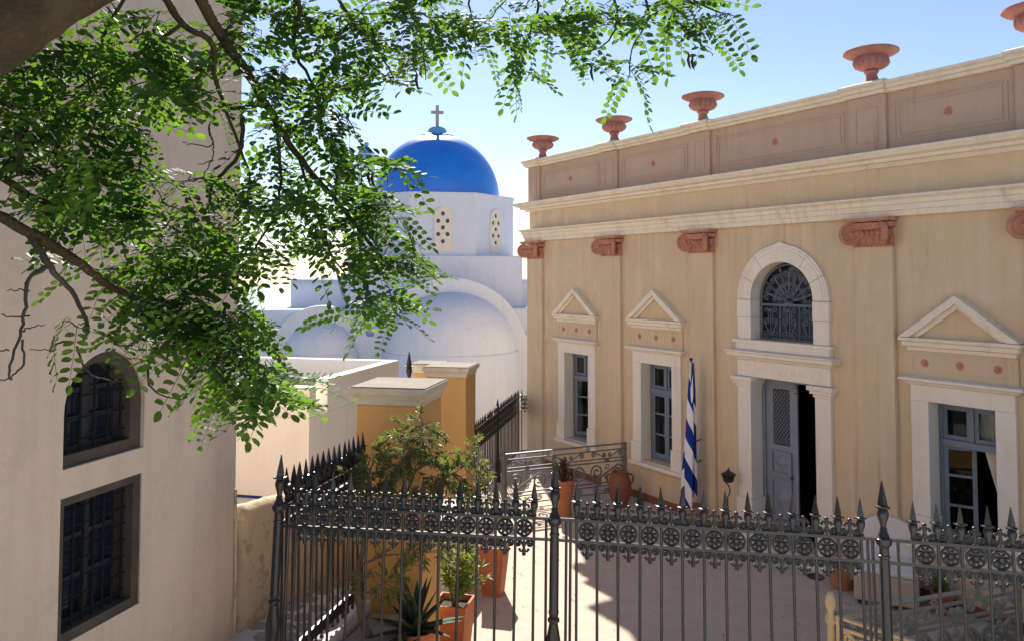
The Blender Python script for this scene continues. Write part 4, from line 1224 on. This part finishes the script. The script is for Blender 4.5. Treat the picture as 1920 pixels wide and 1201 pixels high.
# tall red jar with succulent
jar = on_z(1058, 967, 0)
JP = [(.13, 0), (.135, .02), (.12, .08), (.115, .16), (.125, .24), (.145, .36), (.165, .50), (.17, .56), (.185, .575), (.185, .61), (.165, .615), (.15, .58), (.01, .57)]
round_pot('terracotta_jar', (jar.x, jar.y), JP, 'pot', 'tall red terracotta jar with a bushy succulent in front of the grey balustrade', n=28)
e = empty('succulent_plant', (jar.x, jar.y, .57)); tag(e, 'bushy dark succulent with reddish leaves growing in the tall red jar', 'plant')
pts = []; ms = MB()
for k in range(26):
    a = rnd.uniform(0, 2 * PI); r = rnd.uniform(.02, .20); h = rnd.uniform(.12, .40) * (1 - r * 1.2)
    tip = Vector((r * math.cos(a), r * math.sin(a), h)); ms.tube([(tip.x * .2, tip.y * .2, 0), tip], [.007, .005], 5)
    for q in range(14): pts.append((tip + Vector((0, 0, rnd.uniform(-.09, .02))), Vector((rnd.uniform(-1, 1), rnd.uniform(-1, 1), rnd.uniform(-.1, .9)))))
ml = MB(); leaf_cloud(ml, pts, .055, .028, rnd)
ms.build('stems', 'twig', e); o = ml.build('foliage', 'succulent', e); o['kind'] = 'stuff'
# amphora by the wall
am = on_z(1164, 947, 0)
round_pot('amphora', (am.x - .02, am.y - .04), [(.10, 0), (.12, .02), (.16, .14), (.20, .30), (.205, .40), (.18, .50), (.14, .55), (.155, .58), (.155, .60), (.13, .60), (.11, .55), (.01, .5)], 'brown_pot', 'brown clay storage jar with two handles at the balustrade end by the wall', handles=[(.15, .56), (.205, .56), (.235, .50), (.22, .42), (.195, .40)], cat='jar')
# low pot behind the flag
lp = BLOC + BX * 5.32 + BY * -.34
round_pot('flower_pot', (lp.x, lp.y), [(.10, 0), (.16, .26), (.19, .28), (.19, .33), (.17, .33), (.15, .27), (.01, .2)], 'clay', 'wide empty clay pot by the wall under the flag', handles=[(.19, .31), (.23, .31), (.22, .24), (.17, .22)])
# clay pot by the armchair
rp = on_z(1578, 1100, 0)
round_pot('flower_pot', (rp.x, rp.y), [(.13, 0), (.17, .18), (.195, .27), (.21, .28), (.21, .33), (.19, .33), (.17, .28), (.01, .26)], 'clay', 'round clay flower pot beside the white armchair', soil=(.17, .30))
dd = on_z(1529, 1081, 0)
m = MB(); m.lathe([(.10, 0), (.115, .012), (.11, .015), (.02, .008)], 20); tag(m.build('black_dish', 'iron', loc=(dd.x, dd.y, .001)), 'flat black dish lying on the courtyard floor near the clay pot', 'dish')
# little flowering plant behind the railing
fp_ = on_z(1735, 1108, 0); fp_ = Vector((5.15, 9.75, 0))
round_pot('flower_pot', (fp_.x, fp_.y), [(.08, 0), (.12, .2), (.13, .21), (.13, .25), (.11, .25), (.1, .22), (.01, .2)], 'pot', 'small clay pot with green plant beyond the stair railing')
e = empty('potted_plant', (fp_.x, fp_.y, .2)); tag(e, 'small green plant in the clay pot beyond the stair railing', 'plant')
pts = [((rnd.uniform(-.08, .08), rnd.uniform(-.08, .08), rnd.uniform(.02, .2)), (rnd.uniform(-1, 1), rnd.uniform(-1, 1), rnd.uniform(0, 1))) for _ in range(140)]
ml = MB(); leaf_cloud(ml, pts, .06, .03, rnd); o = ml.build('foliage', 'bush_leaf', e); o['kind'] = 'stuff'

# ------------------------------------------------------------------ white armchair
ac = on_z(1655, 1112, 0)
e = empty('armchair', (ac.x - .02, ac.y - .18, 0), (0, 0, R(-28))); tag(e, 'white cloth covered armchair with rounded back against the ochre wall', 'armchair')
m = MB(); m.box(-.36, .36, -.36, .30, .06, .40); m.build('skirt', 'beige_cloth', e, bevel=.04)
m = MB(); m.box(-.35, .35, -.37, .24, .401, .47); m.build('seat', 'cloth', e, bevel=.03)
out = [(-.30, .10), (.30, .10), (.30, .74)] + [(.30 * math.cos(PI * i / 12), .78 + .17 * math.sin(PI * i / 12)) for i in range(13)] + [(-.30, .74)]
m = MB(); m.prism(out, .24, .36); m.build('backrest', 'cloth', e, bevel=.03)
for sx in (-1, 1):
    for sy in (-1, 1):
        m = MB(); m.lathe([(.016, 0), (.024, .058)], 8, (sx * .3, sy * .28, 0)); m.build('leg', 'iron', e)

# ------------------------------------------------------------------ flag on its pole
s_t, z_t = on_facade(1296, 673, -.32)
fl = empty('flag', BLOC + BX * s_t + BY * -.32, (0, 0, BANG)); tag(fl, 'blue and white striped flag with a cross hanging furled from a wall mounted pole', 'flag')
m = MB(); m.tube([(.04, .02, .72), (0, 0, z_t - .03)], .014, 8); m.ball((-.002, 0, z_t), .03, 8, 6); m.build('flag_pole', 'iron', fl, smooth=50)
for (px, py) in ((1317, 821), (1318, 860)):
    sb, zb = on_facade(px, py); k = (zb - .72) / (z_t - .75); xx = .04 * (1 - k)
    m = MB(); m.tube([(sb - s_t, .318, zb), (xx, .02 * (1 - k), zb - .01)], .011, 6)
    m.xf = Matrix.Translation((sb - s_t, .318, zb)) @ Matrix.Rotation(R(90), 4, 'X'); m.lathe([(.075, -.002), (.075, .012), (.045, .035), (.004, .04)], 14); m.xf = None
    m.build('bracket', 'iron', fl, smooth=40)
def flag_mat():
    m, nt, b = new_mat('flag_print'); b.inputs['Roughness'].default_value = .85; b.inputs['Specular IOR Level'].default_value = .1
    uv = nt.nodes.new('ShaderNodeUVMap'); uv.uv_map = 'UVMap'
    sp = nt.nodes.new('ShaderNodeSeparateXYZ'); nt.links.new(uv.outputs[0], sp.inputs[0])
    def mt(op, a, b_=None):
        n = nt.nodes.new('ShaderNodeMath'); n.operation = op
        for k, v in enumerate((a, b_)):
            if v is None: continue
            if isinstance(v, (int, float)): n.inputs[k].default_value = v
            else: nt.links.new(v, n.inputs[k])
        return n.outputs[0]
    u, v = sp.outputs[0], sp.outputs[1]
    stripe = mt('LESS_THAN', mt('FRACT', mt('MULTIPLY', v, 4.5)), .5)                     # nine stripes, blue first
    cross = mt('MINIMUM', mt('ADD', mt('LESS_THAN', mt('ABSOLUTE', mt('SUBTRACT', v, .2777)), .0555), mt('LESS_THAN', mt('ABSOLUTE', mt('SUBTRACT', u, .185)), .037)), 1.0)
    canton = mt('MULTIPLY', mt('LESS_THAN', u, .37), mt('LESS_THAN', v, .5555))
    blue = mt('ADD', mt('MULTIPLY', canton, mt('SUBTRACT', 1.0, cross)), mt('MULTIPLY', mt('SUBTRACT', 1.0, canton), stripe))
    nt.links.new(mix(nt, blue, (.74, .74, .76), (.012, .04, .22)), b.inputs['Base Color'])
    M['flag'] = m
flag_mat()
def flag_cloth():
    # the hoist runs down the pole; the fly hangs down in pleats, so its stripes slant steeply
    nu, nv = 48, 60; vs = []; fs = []; uvs = []
    top, bot = z_t - .05, .50
    for j in range(nv + 1):
        v = j / nv; z = top - (top - bot) * v
        k = max(0, (z - .72) / (z_t - .75)); px, py = .04 * (1 - k), .02 * (1 - k)
        wdt = .045 + .29 * min(1, v * 1.15)
        for i in range(nu + 1):
            u = i / nu
            ph = u * 2.6 + .10 * math.sin(v * 5)
            fold = .5 - .5 * math.cos(ph * PI)
            x = px + .085 - wdt * fold * (1 - .12 * u) + .014 * math.sin(v * 7 + u * 5) * v
            y = py - .03 - .13 * u * min(1, .25 + v) + .02 * math.sin(ph * PI * 2 + v * 4)
            vs.append((x, y, z - .22 * u * v + .015 * math.sin(u * 9)))
            uvs.append((.02 + u * .95, v * .80 + u * .42 - .05))
    for j in range(nv):
        for i in range(nu):
            a = j * (nu + 1) + i; fs.append((a, a + 1, a + nu + 2, a + nu + 1))
    m = MB(); m.add(vs, fs); o = m.build('flag_cloth', 'flag', fl, smooth=80)
    lay = o.data.uv_layers.new(name='UVMap')
    for lp_ in o.data.loops: lay.data[lp_.index].uv = uvs[lp_.vertex_index]
flag_cloth()

# ------------------------------------------------------------------ curly lantern stands by the door
def lantern(p, label, rz):
    e = empty('lantern_stand', p, (0, 0, rz)); tag(e, label, 'lantern', 'iron lantern stands by the door')
    m = MB(); m.lathe([(.11, 0), (.11, .012), (.02, .03)], 16); m.build('base', 'iron', e)
    pts = bezier((0, 0, .02), (.02, 0, .3), (-.05, 0, .45), (-.03, 0, .62), 10) + bezier((-.03, 0, .62), (.02, 0, .70), (.06, 0, .78), (-.09, 0, .84), 10)[1:]
    m = MB(); m.tube(pts, .010, 7); m.build('stem', 'iron', e, smooth=60)
    m = MB(); m.lathe([(.02, .84), (.075, .86), (.085, .90), (.105, .955), (.125, .965), (.07, 1.0), (.03, 1.02), (.012, 1.05), (.004, 1.075)], 8, (-.01, 0, 0)); m.build('lantern', 'iron', e, smooth=25)
for s, lab in ((5.93, 'black iron lantern on a curly stand left of the doorway beside the flag'),):
    sx_, _ = on_facade(1367, 900, -.28); p = BLOC + BX * sx_ + BY * -.28; lantern((p.x, p.y, 0), lab, BANG)
p = BLOC + BX * 7.32 + BY * .75; lantern((p.x, p.y, .02), 'black iron lantern on a curly stand just inside the dark doorway', BANG)

# ------------------------------------------------------------------ the olive tree
def olive():
    rnd = random.Random(8)
    b = on_z(648, 1200, .86); b = Vector((cq.x, cq.y, .87))
    e = empty('olive_tree', b); tag(e, 'small olive tree with silvery leaves behind the black fence', 'tree')
    def P(x, y, d): return at_depth(x, y, d) - b
    m = MB(); D = b.y
    trunk = [(0, 0, -.01), P(652, 1110, D), P(672, 1060, D + .05), P(690, 1000, D + .1), P(697, 950, D + .1)]
    tk = bezier(trunk[0], trunk[1], trunk[2], trunk[3], 12) + [trunk[4]]
    tk = [Vector(q) + Vector((rnd.uniform(-.006, .006), rnd.uniform(-.006, .006), 0)) for q in tk]
    m.tube(tk, [.036 - .0013 * i for i in range(len(tk))], 9)
    limbs = [[(697, 950, .1), (730, 900, .05), (770, 840, 0), (795, 795, 0)], [(697, 950, .1), (690, 900, 0), (700, 860, -.05)], [(697, 950, .1), (760, 930, .1), (830, 900, .1), (890, 860, .15)],
             [(690, 1000, .1), (740, 985, .1), (800, 980, .2), (850, 990, .2)], [(672, 1060, .05), (720, 1040, -.1), (790, 1035, -.1)], [(760, 930, .1), (780, 880, .2), (840, 850, .2)],
             [(697, 950, .1), (665, 920, -.05), (655, 890, -.1)], [(652, 1110, 0), (690, 1110, -.1), (720, 1090, -.15)]]
    skel = []
    for l in limbs:
        pts = [P(x, y, D + dd) for x, y, dd in l]; k = len(pts)
        m.tube(pts, [.014 - .010 * i / (k - 1) for i in range(k)], 6); skel += pts
        for i in range(k - 1):
            for t in (.33, .66): skel.append(pts[i].lerp(pts[i + 1], t))
    m.build('trunk', 'olive_bark', e, smooth=60)
    clusters = [(795, 800, 40, 26, 9), (765, 840, 45, 30, 12), (720, 870, 45, 30, 12), (690, 900, 40, 35, 10), (740, 920, 60, 35, 14), (800, 880, 45, 30, 10), (850, 850, 35, 25, 8), (890, 850, 25, 25, 6), (870, 890, 40, 25, 9), (830, 930, 50, 30, 10), (890, 935, 25, 20, 4),
                (680, 960, 40, 35, 8), (770, 985, 70, 25, 8), (850, 1000, 40, 30, 6), (710, 1100, 40, 25, 6), (745, 1060, 40, 25, 5), (800, 1040, 40, 20, 5), (655, 880, 20, 25, 4)]
    tw = MB(); pts = []
    for cx, cy, rx, ry, n in clusters:
        for _ in range(int(n * 1.6)):
            a = rnd.uniform(0, 2 * PI); r = math.sqrt(rnd.random())
            tip = P(cx + 1.25 * rx * r * math.cos(a), cy + 1.2 * ry * r * math.sin(a), D + rnd.uniform(-.28, .25))
            s = min(skel, key=lambda q: (q - tip).length)
            mid = s.lerp(tip, .5) + Vector((rnd.uniform(-.03, .03), rnd.uniform(-.03, .03), rnd.uniform(-.01, .04)))
            tw.tube([s, mid, tip], [.004, .003, .0015], 4)
            d = (tip - mid).normalized()
            ext = tip + d * rnd.uniform(.03, .09); tw.tube([tip, ext], [.0015, .001], 4)
            for q in range(24):
                t = rnd.uniform(.0, 1.0); p = mid.lerp(ext, t)
                pts.append((p, d * 1.0 + Vector((rnd.uniform(-1, 1), rnd.uniform(-1, 1), rnd.uniform(-.7, .9))) * .85))
    tw.build('twigs', 'olive_bark', e)['kind'] = 'stuff'
    ml = MB(); leaf_cloud(ml, pts, .080, .016, rnd); o = ml.build('foliage', 'olive_leaf', e); o['kind'] = 'stuff'
olive()

# ------------------------------------------------------------------ distant trees in the gap beside the church
def far_tree(x, y, d, r, h, label):
    rnd = random.Random(int(x)); p = at_depth(x, y, d); e = empty('far_tree', (p.x, p.y, -.4)); tag(e, label, 'tree', 'trees beyond the church')
    top = p.z + .4
    m = MB(); m.tube([(0, 0, 0), (.1, 0, top * .6), (0, 0, top * .9)], [.18, .12, .05], 7); m.build('trunk', 'bark', e)
    pts = []
    for k in range(60):
        a = rnd.uniform(0, 2 * PI); rr = r * rnd.random() ** .5; z = top - h * rnd.random(); c = Vector((rr * math.cos(a), rr * math.sin(a), z))
        for q in range(45): pts.append((c + Vector((rnd.gauss(0, .22), rnd.gauss(0, .22), rnd.gauss(0, .18))), (rnd.uniform(-1, 1), rnd.uniform(-1, 1), rnd.uniform(-1, 1))))
    ml = MB(); leaf_cloud(ml, pts, .16, .06, rnd); o = ml.build('crown', 'far_leaf', e); o['kind'] = 'stuff'
far_tree(462, 590, 34, 1.3, 2.6, 'dark green tree far behind, between the tall building and the church')
far_tree(415, 600, 36, 1.5, 2.8, 'dark tree beyond the church hidden partly by the tall building')

# ------------------------------------------------------------------ the locust tree hanging over the view
def locust():
    rnd = random.Random(77)
    root = Vector((-2.35, 1.25, 2.4))
    e = empty('locust_tree', root); tag(e, 'locust tree with a thick trunk and feathery leaves hanging over the street', 'tree')
    def P(x, y, d): return at_depth(x, y, d) - root
    def smooth_path(pts, rs, k=6):
        out = []; ro = []
        n = len(pts)
        for i in range(n - 1):
            p0 = pts[max(i - 1, 0)]; p1 = pts[i]; p2 = pts[i + 1]; p3 = pts[min(i + 2, n - 1)]
            for q in range(k):
                t = q / k
                out.append(.5 * ((2 * p1) + (p2 - p0) * t + (2 * p0 - 5 * p1 + 4 * p2 - p3) * t * t + (3 * p1 - p0 - 3 * p2 + p3) * t ** 3)); ro.append(rs[i] + (rs[i + 1] - rs[i]) * t)
        out.append(pts[-1]); ro.append(rs[-1]); return out, ro
    # trunk: rises left of the viewer and crosses the top left corner of the view
    tp = [Vector((0, 0, -.05)), Vector((.07, .09, .55)), Vector((.20, .24, 1.12)), P(-700, 480, 1.72), P(-300, 222, 1.9), P(-40, 62, 2.03), P(150, -55, 2.15), P(420, -190, 2.5), P(720, -260, 2.9), P(1050, -250, 3.3), P(1330, -170, 3.6)]
    tr = [.20, .165, .14, .125, .118, .114, .105, .075, .055, .04, .02]
    pts, rs = smooth_path(tp, tr, 8)
    m = MB(); n = 18; vs = []; fs = []
    m.tube(pts, rs, n)
    # furrowed bark relief
    m.v = [tuple(Vector(v) * 1.0) for v in m.v]
    k = len(pts)
    for i in range(k):
        for j in range(n):
            v = Vector(m.v[i * n + j]); c = pts[i]; d = v - c; f = 1 + .05 * math.sin(j * 2.1 + i * .35) + rnd.uniform(-.035, .035)
            m.v[i * n + j] = tuple(c + d * f)
    trunk = m.build('trunk', 'bark', e, smooth=70)
    skel = []                                # (point, radius)
    def branch(px, r0, r1, mat='twig'):
        ps = [P(*q) if not isinstance(q, Vector) else q for q in px]
        for i in range(1, len(ps) - 1): ps[i] = ps[i] + Vector((rnd.uniform(-.01, .01), rnd.uniform(-.02, .02), rnd.uniform(-.01, .01)))
        rr = [r0 + (r1 - r0) * i / (len(ps) - 1) for i in range(len(ps))]
        p2, r2 = smooth_path(ps, rr, 5)
        p2 = [p + Vector((rnd.uniform(-.004, .004), rnd.uniform(-.004, .004), rnd.uniform(-.004, .004))) for p in p2]
        b = MB(); b.tube(p2, r2, 7); b.build('branch', 'bark' if r0 > .012 else 'twig', e, smooth=70)
        skel.extend(p2)
    T = lambda i: tp[i]
    branch([T(6), (330, -60, 2.5), (400, 35, 2.65), (470, 140, 2.8), (520, 225, 2.9), (560, 300, 3.0), (640, 385, 3.1), (700, 470, 3.15), (760, 520, 3.2)], .024, .004)
    branch([T(6), (270, -50, 2.45), (340, 40, 2.55), (392, 82, 2.6), (405, 140, 2.65), (430, 230, 2.8), (470, 330, 2.9)], .016, .004)
    branch([(345, 42, 2.55), (270, 95, 2.6), (205, 120, 2.6), (140, 165, 2.6), (60, 200, 2.6)], .007, .003)
    branch([(205, 122, 2.6), (195, 210, 2.65), (180, 280, 2.7)], .005, .002)
    branch([(1, -5, 2.2) if False else P(250, -30, 2.45), (190, 60, 2.5), (200, 110, 2.55), (270, 118, 2.6), (400, 120, 2.65)], .006, .003)
    branch([T(3), (-400, 400, 2.0), (-90, 340, 2.3), (0, 398, 2.45), (60, 438, 2.5), (150, 497, 2.6), (213, 543, 2.7), (300, 580, 2.8), (335, 615, 2.85), (400, 690, 2.95), (470, 755, 3.05), (530, 745, 3.1)], .024, .004)
    branch([(58, 436, 2.5), (90, 500, 2.5), (130, 545, 2.6), (165, 610, 2.65), (150, 645, 2.7)], .012, .004)
    branch([T(4), (-200, 240, 2.15), (-80, 290, 2.35), (0, 330, 2.5), (70, 370, 2.6), (140, 390, 2.7), (230, 400, 2.8), (330, 430, 2.9)], .02, .004)
    branch([(35, 240, 2.4), (38, 330, 2.45)], .012, .010)
    branch([(455, 220, 2.9), (448, 290, 2.9), (405, 350, 2.95), (392, 410, 3.0), (385, 480, 3.0)], .009, .003)
    branch([(520, 225, 2.9), (525, 330, 3.0), (510, 400, 3.0), (480, 470, 3.0), (440, 520, 3.0)], .007, .003)
    branch([(300, 580, 2.8), (380, 600, 2.9), (440, 640, 3.0), (500, 690, 3.05)], .007, .003)
    branch([(335, 615, 2.85), (285, 670, 2.9), (280, 720, 2.9), (310, 750, 2.9), (350, 745, 2.9)], .006, .002)
    branch([(560, 300, 3.0), (590, 400, 3.1), (620, 470, 3.1), (680, 560, 3.15), (700, 600, 3.2)], .006, .002)
    # bare dead wood at the left
    branch([(92, 502, 2.5), (58, 520, 2.5), (55, 570, 2.5), (40, 635, 2.5), (15, 690, 2.5), (20, 712, 2.5)], .007, .003)
    branch([(40, 635, 2.5), (44, 680, 2.5), (22, 702, 2.5), (0, 712, 2.5)], .004, .002)
    branch([(56, 545, 2.5), (35, 548, 2.5), (12, 545, 2.5)], .003, .0015); branch([(55, 590, 2.5), (20, 597, 2.5), (0, 588, 2.5)], .003, .0015)
    branch([(45, 620, 2.5), (60, 615, 2.5), (82, 608, 2.5)], .003, .0015); branch([(18, 655, 2.5), (-10, 655, 2.5)], .003, .002)
    branch([(140, 640, 2.65), (110, 640, 2.65), (95, 655, 2.65), (58, 652, 2.65)], .004, .0015)
    branch([(145, 650, 2.65), (165, 690, 2.65), (190, 712, 2.65), (228, 712, 2.65)], .004, .0015)
    branch([(390, 238, 2.8), (395, 270, 2.8), (370, 275, 2.8), (340, 265, 2.8)], .003, .0015); branch([(392, 242, 2.8), (400, 275, 2.8), (395, 300, 2.8), (370, 310, 2.8)], .003, .0015)
    # branches dropping from the limb above the frame across the top of the sky
    branch([T(7), (470, -100, 2.7), (560, 0, 2.9), (545, 80, 2.95), (590, 160, 3.0), (640, 230, 3.05)], .014, .003)
    branch([T(8), (620, -80, 2.95), (650, 30, 3.05), (700, 90, 3.1), (740, 150, 3.15)], .010, .003)
    branch([T(8), (770, -60, 3.0), (760, 0, 3.05), (790, 60, 3.1), (800, 150, 3.15)], .009, .002)
    branch([T(9), (960, -60, 3.3), (1005, 10, 3.35), (985, 80, 3.35), (960, 140, 3.35)], .010, .002)
    branch([T(9), (900, -50, 3.2), (880, 20, 3.25), (900, 80, 3.25)], .008, .002)
    branch([T(9), (1120, -60, 3.4), (1160, 20, 3.45), (1140, 70, 3.45), (1100, 100, 3.45)], .010, .002)
    branch([T(10), (1210, -60, 3.5), (1220, 30, 3.5), (1190, 80, 3.5), (1178, 150, 3.5)], .009, .002)
    branch([T(10), (1290, -20, 3.55), (1340, 20, 3.55), (1375, 30, 3.55)], .008, .002)
    clusters = [(60, 150, 70, 45, 9, 2.45), (150, 125, 80, 45, 9, 2.5), (235, 100, 60, 40, 6, 2.5), (300, 55, 25, 25, 2, 2.5), (240, 45, 40, 25, 3, 2.5), (330, 125, 60, 35, 5, 2.6), (90, 215, 70, 30, 6, 2.5), (220, 185, 80, 40, 8, 2.6), (320, 190, 70, 35, 6, 2.65), (40, 285, 50, 35, 5, 2.45), (150, 255, 70, 35, 6, 2.6), (240, 255, 45, 35, 4, 2.65), (90, 320, 80, 40, 9, 2.5), (190, 330, 80, 40, 9, 2.6), (270, 340, 50, 30, 4, 2.7), (350, 365, 50, 25, 5, 2.8), (20, 215, 40, 40, 4, 2.4), (400, 215, 35, 25, 2, 2.7),
                (425, 90, 40, 60, 5, 2.8), (480, 40, 50, 40, 6, 2.9), (560, 45, 60, 45, 7, 2.95), (640, 50, 60, 45, 7, 3.0), (720, 50, 60, 45, 7, 3.05), (800, 40, 55, 40, 6, 3.1), (870, 55, 45, 45, 5, 3.2), (940, 45, 50, 40, 5, 3.3), (1010, 60, 50, 40, 5, 3.3), (1085, 45, 50, 40, 6, 3.4), (1150, 55, 45, 45, 5, 3.4), (1225, 50, 55, 30, 5, 3.5), (1300, 25, 50, 25, 4, 3.5), (1355, 35, 25, 25, 2, 3.55), (1335, 85, 18, 10, 1, 3.5), (1178, 140, 14, 32, 3, 3.5), (955, 140, 30, 28, 3, 3.35), (1095, 110, 25, 25, 2, 3.4), (735, 125, 50, 30, 5, 3.15), (800, 110, 35, 22, 2, 3.15), (660, 130, 50, 45, 6, 3.05), (690, 175, 30, 18, 2, 3.1), (900, 110, 25, 20, 2, 3.25),
                (475, 130, 45, 45, 5, 2.85), (530, 180, 45, 45, 6, 2.95), (595, 170, 50, 50, 7, 3.0), (500, 270, 30, 35, 3, 2.95), (565, 275, 45, 45, 6, 3.0), (625, 265, 45, 45, 6, 3.05), (665, 330, 40, 35, 5, 3.1), (730, 315, 35, 25, 4, 3.15), (480, 370, 45, 45, 5, 3.0), (560, 370, 50, 45, 6, 3.05), (640, 395, 50, 45, 7, 3.1), (700, 395, 45, 40, 6, 3.1), (745, 440, 30, 35, 4, 3.15), (600, 455, 50, 45, 6, 3.1), (670, 470, 50, 45, 7, 3.15), (730, 505, 50, 35, 6, 3.2), (785, 510, 28, 22, 3, 3.2), (700, 560, 45, 35, 5, 3.2), (645, 600, 25, 16, 2, 3.2), (735, 580, 35, 22, 3, 3.2), (525, 440, 45, 40, 5, 3.0), (455, 440, 45, 45, 5, 3.0), (500, 505, 35, 22, 3, 3.05),
                (180, 425, 55, 35, 6, 2.75), (245, 420, 50, 35, 6, 2.8), (120, 400, 60, 30, 5, 2.7), (320, 425, 55, 35, 6, 2.9), (395, 440, 45, 38, 6, 3.0), (270, 490, 55, 35, 6, 2.8), (345, 505, 55, 38, 7, 2.9), (420, 520, 50, 38, 6, 3.0), (185, 520, 45, 30, 3, 2.7), (135, 600, 28, 28, 2, 2.7), (255, 565, 45, 35, 5, 2.8), (335, 565, 45, 38, 6, 2.85), (400, 590, 55, 40, 8, 2.95), (445, 590, 35, 42, 5, 3.05), (240, 640, 35, 22, 2, 2.85), (330, 640, 40, 30, 4, 2.9), (390, 655, 50, 38, 7, 2.95), (445, 655, 40, 40, 6, 3.05), (505, 690, 35, 32, 4, 3.1), (430, 720, 50, 35, 6, 3.0), (485, 738, 45, 28, 5, 3.1), (540, 735, 28, 20, 2, 3.1), (415, 755, 25, 20, 2, 3.0),
                (-80, 100, 80, 60, 6, 2.4), (-80, 250, 80, 60, 6, 2.4), (200, -50, 120, 35, 6, 2.5), (500, -50, 120, 35, 7, 2.9), (800, -50, 120, 30, 7, 3.1), (1100, -45, 120, 30, 7, 3.4)]
    # compound leaf meshes: a rachis with paired oval leaflets
    def leaf_mesh(v):
        r = random.Random(v); m = MB(); L = .17; pairs = [6, 7, 7][v % 3]
        def rp(t): return Vector((L * t, 0, -.035 * t * t * (1 + .3 * v % 2)))
        def leaflet(base, d, l, w):
            d = d.normalized(); side = d.cross(Vector((0, 0, 1)) + Vector((r.uniform(-.18, .18), r.uniform(-.18, .18), 0))).normalized(); nrm = side.cross(d)
            a = base; c = base + d * l + nrm * -.15 * w
            q = []
            for t, ww in ((.22, .72), (.55, 1.0), (.85, .68)):
                q.append((base + d * l * t + side * w * ww / 2 + nrm * w * .10, base + d * l * t - side * w * ww / 2 + nrm * w * .10))
            vs = [a, q[0][0], q[1][0], q[2][0], c, q[2][1], q[1][1], q[0][1]]
            m.add(vs, [(0, 1, 7), (1, 2, 6, 7), (2, 3, 5, 6), (3, 4, 5)])
        for i in range(pairs):
            t = .18 + .74 * i / (pairs - 1); s = 1 - .25 * abs(t - .5)
            for sd in (-1, 1):
                leaflet(rp(t) + Vector((0, sd * .002, 0)), Vector((.35 + r.uniform(-.2, .2), sd, r.uniform(-.22, .12))), .034 * s * r.uniform(.85, 1.1), .0215 * s)
        leaflet(rp(1), Vector((1, r.uniform(-.2, .2), -.3)), .034, .021)
        m.tube([rp(0), rp(.5), rp(1)], [.0013, .001, .0007], 3)
        o = m.build('leaf', 'leaf'); me = o.data; bpy.data.objects.remove(o); return me, m
    LM = [leaf_mesh(v) for v in range(6)]
    tw = MB(); leaves = []
    for cx, cy, rx, ry, n, dep in clusters:
        for _ in range(n):
            a = rnd.uniform(0, 2 * PI); r = math.sqrt(rnd.random())
            tip = P(cx + .9 * rx * r * math.cos(a), cy - (16 if cy < 560 else 4) + .9 * ry * r * math.sin(a), dep + rnd.uniform(-.22, .22))
            s = min(skel, key=lambda q: (q - tip).length_squared)
            ln = (tip - s).length
            mid = s.lerp(tip, .5) + Vector((rnd.uniform(-.1, .1), rnd.uniform(-.1, .1), rnd.uniform(-.02, .12))) * ln
            pth = bezier(s, s.lerp(mid, .8), mid.lerp(tip, .3), tip, 6); pth = [Vector(q) + Vector((rnd.uniform(-1, 1), rnd.uniform(-1, 1), rnd.uniform(-1, 1))) * .004 for q in pth]
            tw.tube(pth, [.0032 - .0004 * i for i in range(7)], 4)
            skel.append(pth[3]); skel.append(pth[5])
            nl = rnd.choice([2, 2, 2, 3, 3])
            for q in range(nl):
                p = Vector(pth[6 - min(q, 4)]); az = rnd.choice((PI / 2, -PI / 2)) + rnd.gauss(0, 1.2)
                el = rnd.uniform(-.85, .45)
                leaves.append((p, az, el, rnd.uniform(-.9, .9), rnd.uniform(.80, 1.40), rnd.randrange(6)))
    o = tw.build('twigs', 'twig', e); o['kind'] = 'stuff'
    def xf(l):
        p, az, el, roll, sc, v = l
        return Matrix.Translation(p) @ Matrix.Rotation(az, 4, 'Z') @ Matrix.Rotation(-el, 4, 'Y') @ Matrix.Rotation(roll, 4, 'X') @ Matrix.Scale(sc, 4)
    def size(l):
        w = l[0] + root; x, y = w.x / w.y * F_PX + CX, -(w.z - EYE) / w.y * F_PX + HORIZON
        return (l[4] / w.y) if (-20 < x < 1940 and -20 < y < 1220) else 0
    leaves.sort(key=size, reverse=True)
    for l in leaves[:300]:
        o = link('leaf', LM[l[5]][0], e); o.matrix_local = xf(l)
    big = MB()
    for l in leaves[300:]:
        mm = LM[l[5]][1]; big.xf = xf(l); big.add(mm.v, mm.f); big.xf = None
    o = big.build('foliage', 'leaf', e); o['kind'] = 'stuff'
    # dark seed pods
    for (x, y, d) in ((1108, 135, 3.4), (1290, 112, 3.5), (1297, 116, 3.5), (690, 330, 3.1), (697, 335, 3.1), (672, 505, 3.15), (680, 515, 3.15), (420, 585, 3.0), (530, 745, 3.1), (780, 150, 3.1)):
        p = P(x, y, d); m = MB(); l = rnd.uniform(.05, .08)
        m.tube([p + Vector((0, 0, l * .5)), p + Vector((.004, 0, l * .25)), p, p + Vector((.006, 0, -l * .4)), p + Vector((.012, 0, -l * .6))], [.001, .005, .007, .005, .001], 6); m.build('seed_pod', 'pod', e)
    return len(leaves)
print('leaves', locust())

# ------------------------------------------------------------------ fallen leaflets on the floor
rnd = random.Random(99); m = MB()
for _ in range(260):
    p = Vector((rnd.uniform(-.4, 4.2), rnd.uniform(7.5, 14.5), .004)); a = rnd.uniform(0, 2 * PI); l = rnd.uniform(.012, .028)
    d = Vector((math.cos(a), math.sin(a), rnd.uniform(0, .3))); sd = Vector((-math.sin(a), math.cos(a), 0))
    if (p - BLOC).dot(BY) > -.15: continue
    m.add([p, p + d * l + sd * l * .35 + Vector((0, 0, .003)), p + d * l * 2, p + d * l - sd * l * .35 + Vector((0, 0, .003))], [(0, 1, 2, 3)])
o = m.build('fallen_leaves', 'bush_leaf'); o['kind'] = 'stuff'; o['label'] = 'small dry leaflets scattered over the courtyard floor'; o['category'] = 'leaves'
